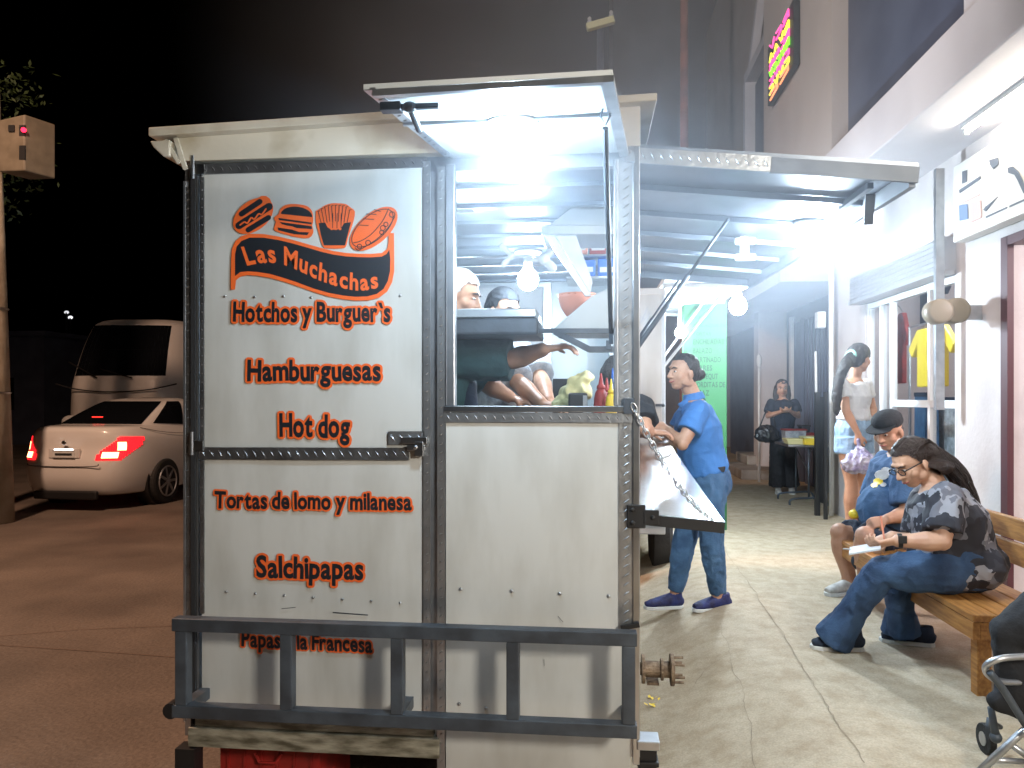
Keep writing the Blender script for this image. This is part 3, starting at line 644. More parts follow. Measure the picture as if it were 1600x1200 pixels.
# LAS MUCHACHAS warped along the ribbon
G, w = layout('Las Muchachas', .03, .10, .28)
base = fit([(195,650,0),(300,630,0),(400,628,0),(460,632,0),(560,668,0),(660,712,0),(770,765,0),(870,800,0),(960,830,0),(1060,850,0),(1150,852,0),(1265,830,0)], 6)
cl = [0]
for i in range(1,len(base)): cl.append(cl[-1]+(base[i]-base[i-1]).length)
def along(s):
    s *= cl[-1]
    for i in range(1,len(base)):
        if cl[i] >= s or i == len(base)-1:
            t = (s-cl[i-1])/(cl[i]-cl[i-1]); d = (base[i]-base[i-1]).normalized(); return base[i-1].lerp(base[i],t), d
m.k = OR
for vs_, fs in G:
    o = []
    for x,y in vs_:
        p,d = along(x/w); H = 150-22*(x/w); up = Vector((d.y*.5-.12*(1-x/w)*2,-1,0)).normalized(); q = p+up*H*y/.69; o.append(Q(q.x,q.y,.0011))
    m.add(o, fs)
# hot dog
P2(ev(245,250,185,120,-38,36), .0003, OR); stroke([(150,310),(330,150)],130,.0004,OR); 
for (a,b,c,d,w_) in ((150,235,300,135,44),(130,330,375,175,60),(205,365,370,265,42)): stroke([(a,b),(c,d)],w_,.0009,DK)
stroke([(140,325),(175,300),(200,310),(230,265),(255,278),(290,235),(315,240),(350,195)],13,.0013,OR)
# burger
P2([(430,300),(415,265),(450,235),(470,190),(520,158),(600,155),(680,170),(725,215),(735,290),(725,330),(735,380),(700,430),(600,425),(500,400),(420,370),(418,335)], .0003, OR, 3)
P2(ev(598,248,128,72,6,22,180,360), .0009, DK); P2([(452,268),(720,305),(722,320),(455,285)], .0009, DK)
P2([(460,300),(720,335),(725,358),(600,350),(560,335),(520,330),(480,318)], .001, DK); P2([(445,345),(560,362),(620,382),(700,385),(685,408),(580,400),(450,368)], .0009, DK)
# fries
P2([(755,210),(790,190),(830,165),(880,148),(940,148),(1000,155),(1040,185),(1072,215),(1060,300),(1020,420),(1000,500),(960,515),(850,515),(810,495),(780,400),(755,300)], .0003, OR, 2)
P2([(778,310),(830,305),(850,345),(880,362),(920,365),(960,350),(985,310),(1040,302),(1015,400),(992,490),(820,490),(795,400)], .0009, DK)
for i,(x,t) in enumerate(((775,215),(800,195),(828,180),(856,170),(884,172),(915,168),(945,170),(975,172),(1003,180),(1030,205))):
    stroke([(x,t),(x+(915-x)*.22,t+125)],5,.0013,DK); stroke([(x-6,t),(x+14,t-5)],5,.0012,DK)
for x in (880,915,948): stroke([(x,300),(x+4,355)],24,.0011,OR); stroke([(x+14,230),(x+12,350)],5,.0014,DK)
# filled roll
P2(ev(1225,355,235,122,-41,36), .0003, OR); 
e = ev(1215,350,205,100,-41,40); stroke(e+[e[0]],7,.0009,DK)
stroke([(1062,470),(1120,455),(1200,405),(1270,330),(1310,270),(1345,195)],7,.001,DK); stroke([(1075,510),(1100,530),(1150,505),(1250,440),(1340,350),(1395,260)],7,.001,DK)
for a,b,c,d in ((1165,235,1245,240),(1140,275,1225,280),(1100,325,1180,330),(1230,200,1280,215)): stroke([(a,b),(c,d)],6,.0011,DK)
for x,y,r in ((1300,350,20),(1325,320,17),(1290,385,16),(1375,240,22),(1180,470,20),(1110,500,18)): q = ev(x,y,r,r,0,12); stroke(q+[q[0]],7,.0012,DK)
m.build('logo', ['orange','ink'], ldoor)
# ---------------------------------------------------------------- bumper
BY = -.14
def Bp(px,py): return T(px,py,BY)
ta,tb = T(282,971,BY), T(990,1000,BY); ba,bb = T(282,1097,BY), T(990,1152,BY)
zt_ = (ta.z+tb.z)/2; zb_ = (ba.z+bb.z)/2; xa, xb = ta.x, tb.x-.01
m = MB(); h = .021
m.box((xa-.02,TY+BY-h,zt_-h),(xb+.02,TY+BY+h,zt_+h)); m.box((xa-.02,TY+BY-h,zb_-h),(xb+.02,TY+BY+h,zb_+h))
for px in (287,450,622,802,982):
    x = Bp(px,1060).x; m.box((x-h*.96,TY+BY-h+.001,zb_+h),(x+h*.96,TY+BY+h-.001,zt_-h))
m.build('bumper','dark',tr,bevel=.003)
for px in (287,622,982):
    m = MB(); x = Bp(px,1060).x; m.box((x-.018,TY+BY+h,zb_-.018),(x+.018,TY+.02,zb_+.018)); m.build('bumper_arm','dark',tr)
m = MB(); x = xa-.025; m.cyl((x,TY+BY-.02,zb_-.0),(x,TY+BY+.03,zb_),.026,n=14); m.build('bumper_joint','black',tr)
m = MB(); x = Bp(300,1180).x; m.box((XL-.02,TY-.03,.02),(XL+.05,TY+.03,ZB-.035)); m.build('support_leg','black',tr)
# ---------------------------------------------------------------- rear flap (raised over the window)
fa,fb_ = T(702,238),T(966,238); zh = ZT-.012
nl, nr = W(568,140,1.72), W(957,117,1.68)
zn = (nl.z+nr.z)/2; yn = 1.66
hl = Vector((x2+.004,TY-.01,zh)); hr = Vector((x3+.03,TY-.01,zh)); nl = Vector((PY(568,140,yn).x,yn,PY(568,140,yn).z)); nr = Vector((PY(957,117,yn).x,yn,PY(957,117,yn).z))
flap = MB().poly([hl,hr,nr,nl], (0,0,.012)).build('rear_flap','whitesh',tr)
strip((hl+nl)/2*0+hl+Vector((.014,0,-.002)), nl+Vector((.014,0,-.002)), .028, (0,0,-1), 'trim','alu',flap,pitch=.05)
m = MB(); m.bar(hr+Vector((-.012,0,-.008)),nr+Vector((-.012,0,-.008)),.03,.014); m.bar(nl+Vector((.02,.008,-.008)),nr+Vector((-.02,.008,-.008)),.016,.014); m.bar(hl.lerp(nl,.62)+Vector((0,0,-.006)),hr.lerp(nr,.62)+Vector((0,0,-.006)),.007,.008); m.build('flap_frame','alu',flap)
c = nl.lerp(nr,.14).lerp(hl.lerp(hr,.14),.12)+Vector((0,0,-.018))
m = MB(); m.bar(c+Vector((-.07,0,0)),c+Vector((.07,0,-.0)),.016,.012); m.bar(c+Vector((-.07,0,.0)),c+Vector((-.02,0,0)),.03,.02); m.cyl(c+Vector((0,0,.0)),c+Vector((.0,.10,-.02)),.009,n=8); m.ell(c,(.018,.018,.012)); m.build('flap_latch','dark',flap,bevel=.002)
pr0 = nr.lerp(nl,.06).lerp(hr.lerp(hl,.06),.33)+Vector((0,0,-.02)); pr1 = T(955,520,.0)+Vector((0,.03,0))
m = MB(); m.tube([pr0+Vector((-.006,0,.02)),pr0+Vector((-.012,0,0)),pr0+Vector((0,0,-.025)),pr0+Vector((.012,0,0)),pr0+Vector((.006,0,.02))],.0035,6); m.cyl(pr0+Vector((0,0,-.03)),pr1,.0075,n=10); m.bar(pr1+Vector((.0,0,-.035)),pr1+Vector((0,0,.02)),.02,.014); m.bar(pr1,pr1+Vector((.055,-.0,.05)),.012,.01); m.build('prop_rod','dark',flap)
# ---------------------------------------------------------------- side awning
AX = XR-.005; ae = PY(1436,262,TY).x; zA = ZT-.0; zE = PY(1436,262,TY).z
AF = 5.0
def aw(x,y,dz=0): t = (x-AX)/(ae-AX); return Vector((x,y,zA+(zE-zA)*t+dz+.03*(y-TY)/2.5))
awn = MB().poly([aw(AX,TY,.0),aw(ae,TY,.0),aw(ae,AF,0),aw(AX,AF,0)], (0,0,.016)).build('side_awning','awn',tr)
strip(aw(AX,TY-.002,-.02), aw(AX+.42,TY-.002,-.02), .05, Nn, 'trim','chk',awn)
m = MB(); m.bar(aw(AX+.42,TY+.005,-.022),aw(ae,TY+.005,-.022),.05,.012,(0,1,0)); m.bar(aw(ae-.012,TY+.02,-.03),aw(ae-.012,AF,-.03),.02,.055); m.bar(aw(AX,AF-.01,-.02),aw(ae,AF-.01,-.02),.012,.045,(0,0,1)); m.build('edge_frame','edge',awn)
for k in range(1,6): m = MB(); y = TY+(AF-TY)*k/6; m.bar(aw(AX+.01,y,-.014),aw(ae-.03,y,-.014),.028,.022); m.build('rib','awn',awn)
c = aw(ae-.09,TY+.16,-.05); m = MB(); m.bar(c,c+Vector((.01,.05,-.09)),.03,.012); m.bar(c+Vector((0,0,.03)),c+Vector((0,.3,.03)),.02,.02); m.build('awning_latch','dark',awn)
for y,b in ((TY+.5,PX(1000,530,XR+.01)),(AF-.25,None)):
    top = aw(AX+.42,y+.25,-.03); bot = Vector((XR+.012,y,1.68)); m = MB(); m.cyl(bot,bot.lerp(top,.55),.011,n=8); m.cyl(bot.lerp(top,.55),top,.007,n=8); m.ell(bot,.016); m.build('gas_strut','dark',awn,smooth=True)
# ---------------------------------------------------------------- fold-out shelf
s0 = Vector((XR+.005,TY+.0,T(992,801).z)); s1 = PY(1131,815,TY); s2 = PY(1040,684,4.9); s3 = Vector((XR+.005,4.9,s2.z+.01))
MB().poly([s0,s1,s2,s3],(0,0,-.012)).build('serving_shelf','shelf',tr)
shelf_o = [o for o in sc.objects if o.name.startswith('serving_shelf')][0]
m = MB(); m.bar(s0+Vector((-.01,-.008,-.018)),s1+Vector((0,-.008,-.018)),.036,.014,(0,1,0)); m.bar(s1+Vector((-.006,0,-.026)),s2+Vector((-.006,0,-.026)),.012,.026); m.build('shelf_edge','black',shelf_o)
m = MB(); m.obox(s0+Vector((-.018,-.014,-.01)),(.03,0,0),(0,.006,0),(0,0,.038)); m.obox(s0+Vector((.03,-.016,-.012)),(.025,0,0),(0,.006,0),(0,0,.024)); 
for dx,dz in ((-.03,.012),(-.03,-.03),(.035,-.012)): m.ell(s0+Vector((dx,-.024,dz)),(.008,.006,.008))
m.build('hinge_bracket','black',shelf_o,bevel=.003)
# chain with interlocked links
def chain(a, b, sag, n, r=.0028, L=.030, Wd=.0085):
    m = MB(); a,b = Vector(a),Vector(b); P = [a.lerp(b,i/n)+Vector((0,0,-sag*4*(i/n)*(1-i/n))) for i in range(n+1)]
    for i in range(n):
        p,q = P[i],P[i+1]; d = (q-p).normalized(); c = (p+q)/2; u = d.cross(Vector((0,0,1))).normalized(); v = d.cross(u); w_ = u if i%2 else v
        if i%2: w_ = (u+v*.5).normalized()
        hl_ = (q-p).length/2+r*1.5; ring = []
        for k in range(12):
            t = 2*math.pi*k/12; s_ = math.copysign(abs(math.cos(t))**.6,math.cos(t)); ring.append(c+d*hl_*s_+w_*Wd*math.sin(t))
        m.tube(ring, r, 6, closed=True, across=None)
    return m
chain(T(988,632,-.02), s1+Vector((-.03,.01,.0)), .05, 26).build('chain','steel',shelf_o,smooth=True)
m = MB(); p = T(984,632,-.015); m.box((p.x-.02,p.y-.004,p.z-.03),(p.x+.015,p.y+.01,p.z+.02)); m.build('chain_plate','dark',shelf_o)
# ---------------------------------------------------------------- wheel-less axle
hc = W(1066,1047,3.2); zc = hc.z
m = MB(); m.cyl((XR-.5,hc.y,zc),(hc.x-.17,hc.y,zc),.026); m.cyl((hc.x-.17,hc.y,zc),(hc.x-.158,hc.y,zc),.06); m.cyl((hc.x-.16,hc.y,zc),(hc.x-.04,hc.y,zc),.034); m.cyl((hc.x-.05,hc.y,zc),(hc.x-.036,hc.y,zc),.066,n=20); m.cyl((hc.x-.09,hc.y,zc),(hc.x-.08,hc.y,zc),.045)
m.box((hc.x-.15,hc.y-.04,zc-.055),(hc.x-.1,hc.y+.04,zc-.045)); ax = m.build('axle_hub','rust',tr)
for k in range(6): m = MB(); a = k*math.pi/3+.3; m.cyl((hc.x-.036,hc.y+.05*math.cos(a),zc+.05*math.sin(a)),(hc.x+.005,hc.y+.05*math.cos(a),zc+.05*math.sin(a)),.006,n=8); m.build('stud','rust',ax)
m = MB(); m.box((XR-.10,2.95,zc+.03),(XR-.02,3.5,zc+.07)); m.box((XR-.09,3.1,zc-.06),(XR-.03,3.3,zc+.03)); m.build('leaf_spring','rust',tr)
# ================================================================== things in and round the trailer
jk = thing('support_block', (T(1012,1180).x,2.6,0), 'black plastic support block with a grey top beside the trailer corner', 'block')
jz = T(1010,1150).z-.04
m = MB(); x = T(1012,1180).x; m.box((x-.028,2.5,.01),(x+.03,2.55,jz)); 
for k in range(4): m.box((x-.034,2.49,.03+k*jz/4),(x+.036,2.556,.045+k*jz/4))
m.build('body','black',jk,bevel=.003); m = MB(); m.box((x-.036,2.48,jz),(x+.038,2.56,jz+.03)); m.build('top','alu',jk,bevel=.004)
rc = thing('red_crate', (T(400,1190).x,2.75,0), 'red plastic crate lying on the road under the left end of the trailer', 'crate')
a,b = T(318,1180).x, T(480,1180).x; m = MB(); zc_ = .25
m.box((a,2.62,.02),(b,2.635,zc_)); m.box((a,2.95,.02),(b,2.965,zc_)); m.box((a,2.635,.02),(a+.015,2.95,zc_)); m.box((b-.015,2.635,.02),(b,2.95,zc_)); m.box((a,2.62,.005),(b,2.965,.02))
for k in range(6): x = a+(b-a)*(k+.5)/6; m.box((x-.004,2.614,.02),(x+.004,2.62,zc_))
m.box((a-.01,2.61,zc_-.02),(b+.01,2.6195,zc_+.008)); m.build('body','red',rc)
m = MB(); m.tube([((a+b)/2-.05,2.608,zc_-.03),((a+b)/2-.03,2.6,zc_-.06),((a+b)/2+.03,2.6,zc_-.06),((a+b)/2+.05,2.608,zc_-.03)],.006,6); m.build('handle','red',rc)
# bulbs
BULB = emat('bulb_glow', (.64,.83,1.0), 280); BULB3 = emat('bulb_glow_far', (.72,.87,1.0), 950); BULBS = []
def bulb(px, py, d, ztop, label, s=1, E=None):
    c = W(px,py,d); t = thing('light_bulb', (c.x,c.y,ztop), label, 'light bulb', 'bright white bulbs')
    m = MB(); m.tube([(c.x,c.y,ztop),(c.x,c.y,ztop-.012),(c.x,c.y,ztop-.03)],[.075*s,.07*s,.04*s],20); m.build('rosette','white',t,smooth=True)
    m = MB(); m.cyl((c.x,c.y,ztop-.03),(c.x,c.y,c.z+.06*s),.022*s,.024*s,n=14); m.build('socket','white',t,smooth=True)
    m = MB(); m.tube([(c.x,c.y,c.z+v*s) for v in (.066,.055,.035,.01,-.015,-.038,-.052,-.058)],[r*s for r in (.018,.026,.044,.054,.054,.042,.024,.006)],20); o = m.build('glass_bulb', E or BULB, t, smooth=True); BULBS.append(o)
    return t
def flapz(y): return hl.z+(nl.z-hl.z)*((TY-.01-y)/(TY-.01-yn))
c = W(800,245,2.02); bulb(800,245,2.02, flapz(c.y)-.002, 'big glowing bulb hanging under the raised rear flap')
c = W(1268,383,3.2); BULB2 = emat('bulb_glow_strong', (.72,.87,1.0), 760); bulb(1268,383,3.2, aw(min(c.x,ae-.02),c.y).z-.002, 'glowing bulb hanging under the outer edge of the side awning', E=BULB2)
bulb(825,437,3.95, ZT-.047, 'glowing bulb hanging from the ceiling inside the trailer')
lt = thing('bulb_reflections', W(1165,390,3.55), 'two bright rectangular panels imitating bulb reflections under the middle of the side awning', 'lamp')  # emissive panels added to imitate bulb reflections on the awning underside
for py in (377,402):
    a,b = W(1149,py-6,3.55), W(1181,py+5,3.55); m = MB(); m.box((a.x,a.y,b.z),(b.x,a.y+.02,a.z)); o = m.build('reflection_panel', emat('reflection_glow',(.85,.93,1),2), lt, bevel=.008)
m = MB(); a = W(1165,390,3.58); m.box((a.x-.02,a.y+.022,a.z-.05),(a.x+.02,a.y+.04,a.z+.07)); m.box((a.x-.01,a.y+.03,a.z+.07),(a.x+.01,a.y+.05,aw(a.x,a.y).z-.001)); m.build('housing','alu',lt)  # added mount behind the reflection panels
# second trailer standing beyond
t2 = thing('cargo_trailer', (.1,6.7,0), 'second white cargo trailer with its own lit awning parked beyond the food trailer', 'trailer')
xr2 = PY(1040,600,6.0).x; z2 = PY(1020,450,6.0).z
m = MB(); m.box((xr2-1.9,6.0,.42),(xr2,9.0,z2)); m.build('body','whitesh',t2,bevel=.01)
m = MB(); m.box((xr2-.62,5.985,.5),(xr2-.03,5.998,z2-.05)); d2 = m.build('door','panel',t2,bevel=.004)
p = PY(1030,633,5.98); m = MB(); m.bar(p+Vector((-.03,0,0)),p+Vector((.03,0,0)),.02,.014,(0,1,0)); m.ell(p+Vector((.03,-.01,0)),.014); m.build('handle','dark',d2)
m = MB()
for a,b in (((1001,505),(1012,480)),((1006,512),(1016,486)),((998,492),(1008,500)),((1012,505),(1018,496))): m.bar(PY(*a,5.982),PY(*b,5.982),.006,.004,(0,1,0))
m.build('worn_lettering','alu',d2)
m = MB(); yw = 6.55; cx = PY(1046,860,yw).x; m.tube([(cx-.16,yw,.33),(cx-.15,yw,.33),(cx-.03,yw,.33),(cx,yw,.33)],[.30,.33,.33,.29],32); wl = m.build('wheel','tyre',t2,smooth=False)
m = MB(); m.cyl((cx-.01,yw,.33),(cx+.004,yw,.33),.2,n=24)
for k in range(5): a = k*2*math.pi/5+.4; m.bar((cx+.008,yw,.33),(cx+.008,yw+.18*math.cos(a),.33+.18*math.sin(a)),.04,.02,(1,0,0))
m.build('rim','alu',wl); m = MB(); m.box((cx-.2,yw-.45,.68),(cx+.02,yw+.45,.71)); m.build('mudguard','white',t2,bevel=.01)
a2 = PY(1180,432,6.1); zz2 = a2.z
m = MB(); m.box((xr2,6.05,zz2-.02),(a2.x,8.8,zz2+.02)); w2 = m.build('awning','white',t2)
for k in range(5): m = MB(); m.box((xr2+.01,6.3+k*.55,zz2-.05),(a2.x-.01,6.34+k*.55,zz2-.021)); m.build('rib','alu',w2)
m = MB(); m.cyl((xr2+.01,6.2,1.75),(xr2+.55,6.4,zz2-.03),.012,n=8); m.build('strut','white',w2)
m = MB(); m.cyl((xr2+.01,7.2,1.75),(xr2+.5,7.4,zz2-.03),.012,n=8); m.build('strut','white',w2)
bulb(1153,478,6.3, zz2-.021, 'glowing bulb under the far awning in front of the green menu board', 1.3, BULB3)
bulb(1062,520,7.4, zz2-.021, 'small glowing bulb farthest away beside the green menu board', .8, BULB3)
# fluorescent tubes under the slab
TUBE = emat('tube_glow', (1,.90,.76), 95); TUBE2 = emat('tube_glow_cool', (.85,.93,1), 50)
def tube(x, y0, y1, z, label, E):
    t = thing('fluorescent_tube', (x,(y0+y1)/2,z+.06), label, 'tube light', 'tube lights under the canopy slab')
    m = MB(); m.box((x-.03,y0-.03,z+.02),(x+.03,y1+.03,z+.048)); m.build('batten','white',t,bevel=.003)
    m = MB(); m.cyl((x,y0,z),(x,y1,z),.014,n=12); m.build('tube',E,t,smooth=True)
    for y in (y0-.015,y1+.015):
        m = MB(); m.box((x-.014,y-.012,z-.02),(x+.014,y+.012,z+.02)); m.build('end_cap','white',t)
tube(2.47,4.0,5.25,3.25,'bright tube light under the canopy slab above the white shop sign',TUBE)
tube(2.63,7.4,8.7,3.25,'cooler tube light under the canopy slab beyond the side awning',TUBE2)
tube(2.47,-.6,.7,3.25,'tube light under the canopy slab behind the bench end',TUBE)
# ---- inside the trailer
def It(px,py,d): return W(px,py,d)
hd_ = thing('range_hood', It(910,330,3.3), 'white steel range hood with a sloping front at the right of the trailer interior', 'range hood')
A = [It(845,352,3.1),It(845,366,3.1),It(962,366,3.1),It(962,352,3.1)]; o2 = Vector((0,.3,0))
m = MB(); m.poly(A,o2); m.build('lip','whitesh',hd_,bevel=.004)
B = [It(858,352,3.1),It(962,352,3.1),It(962,255,3.1),It(935,290,3.1)]; m = MB(); m.poly(B,(0,.28,0)); m.build('canopy','whitesh',hd_,bevel=.004)
m = MB(); m.poly([It(851,368,3.08),It(866,368,3.08),It(924,462,3.08),It(914,462,3.08)],(0,.03,0)); m.poly([It(868,368,3.085),It(900,368,3.085),It(926,440,3.085),It(922,458,3.085)],(0,.01,0)); m.build('brace','alu',hd_)
ws = thing('warming_shelf', It(905,530,3.0), 'white sloping steel serving pan on a black bracket inside the window', 'shelf')
m = MB(); m.poly([It(864,514,3.0),It(962,514,3.0),It(962,445,3.0),It(925,462,3.0)],(0,.5,0)); m.build('pan','whitesh',ws,bevel=.004)
m = MB(); m.bar(It(842,517,2.98),It(962,517,2.98),.018,.02,(0,1,0)); m.bar(It(866,518,2.97),It(921,546,2.97),.024,.02,(0,1,0)); m.bar(It(920,546,2.972),It(962,546,2.972),.024,.02,(0,1,0)); m.bar(It(951,532,2.96),It(951,546,2.96),.02,.02,(0,1,0)); m.build('bracket','dark',ws)
gs = thing('hanging_shelf', It(775,495,3.0), 'steel shelf with a dark edge hanging across the left of the window', 'shelf')
p,q = It(690,483,3.0), It(838,483,3.0); m = MB(); m.box((p.x,p.y,It(770,497,3).z),(q.x,p.y+.4,p.z)); m.build('top','steel',gs,bevel=.004)
m = MB(); m.box((p.x,p.y-.01,It(770,524,3).z),(q.x+.01,p.y+.38,It(770,497,3).z-.003)); m.build('edge','dark',gs,bevel=.01)
bw = thing('salmon_bowl', It(898,470,3.35), 'salmon coloured plastic bowl above the warming shelf', 'bowl'); c = It(902,474,3.35)
m = MB(); m.tube([c+Vector((0,0,z)) for z in (-.06,-.055,-.02,.02,.035,.035,.02)],[.03,.05,.072,.084,.087,.08,.07],24); m.build('bowl','salmon',bw,smooth=True); m = MB(); m.tube([c+Vector((.084*math.cos(a*.39),.084*math.sin(a*.39),.036)) for a in range(16)],.005,6,closed=True); m.build('rim','salmon',bw)
# shelf on far side with goods
sf = thing('goods_shelf', It(930,420,3.6), 'metal shelf of orange and blue packets behind the range hood', 'shelf'); p,q = It(885,432,3.6), It(975,432,3.6)
m = MB(); m.box((p.x,p.y,p.z-.012),(q.x+.02,p.y+.25,p.z)); m.box((p.x,p.y,It(900,398,3.6).z-.01),(q.x+.02,p.y+.25,It(900,398,3.6).z)); m.build('boards','steel',sf)
for k,(a,b,t_,u_,mt_,lb) in enumerate(((882,918,370,398,'salmon','orange packet on the upper goods shelf'),(921,948,368,398,'red','red packet on the upper goods shelf'),(900,930,406,432,'bluep','blue packet with flat top on the lower goods shelf'),(934,962,404,432,'bluep','second blue packet nearest the corner on the lower goods shelf'))):
    t = thing('packet', It((a+b)/2,u_,3.65), lb, 'packet', 'packets on the goods shelf'); P = It(a,t_,3.65); Q_ = It(b,u_,3.65); m = MB(); m.box((P.x,P.y,Q_.z),(Q_.x,P.y+.1,P.z)); m.build('box',mt_,t,bevel=.006)
    m = MB(); m.box((P.x+.01,P.y-.003,Q_.z+.02),(Q_.x-.01,P.y-.0008,Q_.z+.045)); m.build('label','white',t)
# tied white bags on rods
for k,(a,b) in enumerate((((712,405),(855,398)),((712,434),(880,424)),((712,418),(820,414)))):
    d = 3.7+k*.3; t = thing('hanging_rod', It((a[0]+b[0])/2,a[1],d), ('upper steel rod carrying the white ties','lower steel rod behind the glowing interior bulb','thin middle steel rod')[k]+' across the trailer', 'rod')
    m = MB(); m.cyl((XL+.05,It(*a,d).y,It(*a,d).z),(It(b[0]+40,b[1],d).x,It(*b,d).y,It(*b,d).z),.008,n=8); m.build('rod','steel',t,smooth=True)
    m = MB(); m.ell(It(b[0]+40,b[1],d),.014); m.build('rod_end','steel',t)
def bagtie(px,py,d,s,fl,label):
    s *= .6
    c = It(px,py,d); t = thing('white_bag', c, label, 'bag', 'white bags tied to the rod'); m = MB()
    m.cap(c+Vector((-.05*fl,0,.05)), c, .024*s,.016*s); m.cap(c,c+Vector((-.04*fl,0,-.04)),.016*s,.026*s); m.cap(c,c+Vector((.08*fl,0,-.005)),.018*s,.009*s); m.ell(c,(.03*s,.03*s,.03*s)); m.blob('bag','wshirt',t,.005,1)
bagtie(800,400,3.66,1,1,'white bag knotted on the rod above the interior bulb'); bagtie(850,405,3.62,1.5,-1,'larger white bag tied beside the hood brace')
# ticket with green stripe at left of window
tk = thing('paper_ticket', It(724,310,3.1), 'small white and green paper sheet hanging at the upper left of the window', 'paper'); p,q = It(712,285,3.1),It(730,333,3.1)
m = MB(); m.poly([(p.x,p.y,p.z),(q.x-.012,p.y,p.z-.02),(q.x+.03,p.y,q.z),(p.x,p.y,q.z)],(0,.002,0)); m.build('sheet','wshirt',tk); m = MB(); m.box((p.x+.016,p.y-.004,q.z+.01),(p.x+.032,p.y-.002,p.z-.03)); m.build('stripe',mat('lime',(.45,.62,.25),.6),tk)
# work counter with bottles
ct = thing('work_counter', It(850,650,3.4), 'steel work counter just inside the trailer window', 'counter'); zc = 1.34
m = MB(); m.box((XL+.3,TY+.12,zc-.03),(XR-.045,TY+.75,zc)); m.build('top','steel',ct,bevel=.004); m = MB()
for x in (XL+.35,XR-.1):
    for y in (TY+.15,TY+.7): m.box((x-.02,y-.02,ZB+.06),(x+.02,y+.02,zc-.03))
m.build('frame','alu',ct)
def bottle(px,py0,py1,d,mt_,label,r=.028):
    b = It(px,py0,d); b.z = zc; h = It(px,py1,d).z-zc; t = thing('sauce_bottle', b, label, 'sauce bottle', 'squeeze bottles on the counter'); x,y,z = b
    m = MB(); m.tube([(x,y,z+h*v) for v in (0,.02,.08,.60,.70,.76)],[r*.85,r,r,r,r*.8,r*.5],18); m.build('bottle',mt_,t,smooth=True); m = MB(); m.tube([(x,y,z+h*v) for v in (.755,.80,.83,1)],[r*.62,r*.6,r*.35,r*.12],12); m.build('nozzle',mt_,t,smooth=True)
bottle(939,640,583,2.95,'red','red squeeze bottle on the counter',.028)
bottle(955,640,592,2.9,'yellow','yellow squeeze bottle nearest the window corner',.022)
bottle(948,640,590,3.1,'red','second red squeeze bottle behind the yellow one',.026)
bottle(957,630,575,3.25,'bluep','blue topped squeeze bottle at the back of the counter',.02)
pp = thing('wrapping_paper', It(895,610,3.15), 'crumpled pale yellow wrapping paper lying on the counter', 'paper'); c = It(895,612,3.15); m = MB()
for px,py,r in ((880,628,.03),(893,615,.045),(905,603,.05),(915,592,.035),(872,632,.02),(912,610,.04)): p = It(px,py,3.15); m.ell(p,(r,.05,r*.8))
m.blob('sheet','paper',pp,.008,2,.012,14)
nb_ = thing('napkin_box', It(908,630,3.0), 'small black box on the counter beside the sauce bottles', 'box'); p,q = It(888,610,3.0),It(918,640,3.0)
m = MB(); m.box((p.x,p.y,zc),(q.x,p.y+.1,p.z-.01)); m.build('box','black',nb_,bevel=.008); m = MB(); m.box((q.x-.018,p.y-.002,zc+.01),(q.x-.002,p.y-.0008,p.z-.02)); m.build('label','alu',nb_)
# inside panel framing on the far wall
fw = thing('inner_door', It(800,560,4.9), 'white inner door with grey frame at the front end of the trailer', 'door'); y = TF-.06
a,b = PY(735,600,y).x, PY(850,600,y).x; z1_ = PY(800,450,y).z; m = MB(); m.box((a,y-.02,.5),(b,y,z1_)); m.build('leaf','wshirt',fw); m = MB(); m.box((b,y-.04,.5),(b+.05,y,ZT-.05)); m.box((a-.01,y-.03,z1_),(b,y,z1_+.02)); m.build('frame','alu',fw)
m = MB(); m.box((b+.06,y-.03,.9),(b+.19,y-.01,1.62)); m.build('window','gap',fw)
# ================================================================== VEHICLES
def lv_grid(levels, e=.42, nt=40, sub=4):
    """levels: (z_rear, z_front, y_rear, y_front, halfwidth) -> dense rows of half outline points"""
    rows = []
    L = [Vector(l[:3]) for l in levels]; L2 = [Vector((l[3],l[4],0)) for l in levels]
    A = fit(L, sub); B = fit(L2, sub)
    for a,b in zip(A,B):
        zr,zf,yr = a; yf,w = b.x,b.y; row = []
        for i in range(nt+1):
            t = math.pi*i/nt; s,c = math.sin(t), math.cos(t)
            x = w*abs(s)**e; yy = -math.copysign(abs(c)**e, c)*.5+.5; y = yr+(yf-yr)*yy; row.append(Vector((x,y,zr+(zf-zr)*yy)))
        rows.append(row)
    return rows
def body_from(rows, name, mt_, par, pred=lambda r,i,x:True, off=0, both=True, smooth=True):
    m = MB(); P = Matrix; n = len(rows[0])
    for sgn in (1,-1):
        for r in range(len(rows)-1):
            for i in range(n-1):
                q = [rows[r][i],rows[r][i+1],rows[r+1][i+1],rows[r+1][i]]; c = (q[0]+q[2])/2
                if not pred(r,i,Vector((c.x*sgn,c.y,c.z))): continue
                N = (q[2]-q[0]).cross(q[3]-q[1]); N = N.normalized() if N.length > 1e-9 else Vector((0,0,1))
                o = Vector((c.x,(c.y-rows[r][n//2].y)*.3,max(0,c.z-.9)))
                if N.dot(Vector((c.x,c.y-2.2,c.z-.6))) < 0: N = -N
                q = [p+N*off for p in q]; m.add([(p.x*sgn,p.y,p.z) for p in q], [(0,1,2,3) if sgn > 0 else (3,2,1,0)])
    me_o = m.build(name, mt_, par, smooth=smooth)
    bm = bmesh.new(); bm.from_mesh(me_o.data); bmesh.ops.remove_doubles(bm, verts=bm.verts, dist=.0004); bmesh.ops.recalc_face_normals(bm, faces=bm.faces); bm.to_mesh(me_o.data); bm.free(); return me_o
car = thing('parked_car', (0,0,0), 'white sedan with glowing red tail lights on the dark road left of the trailer', 'car')
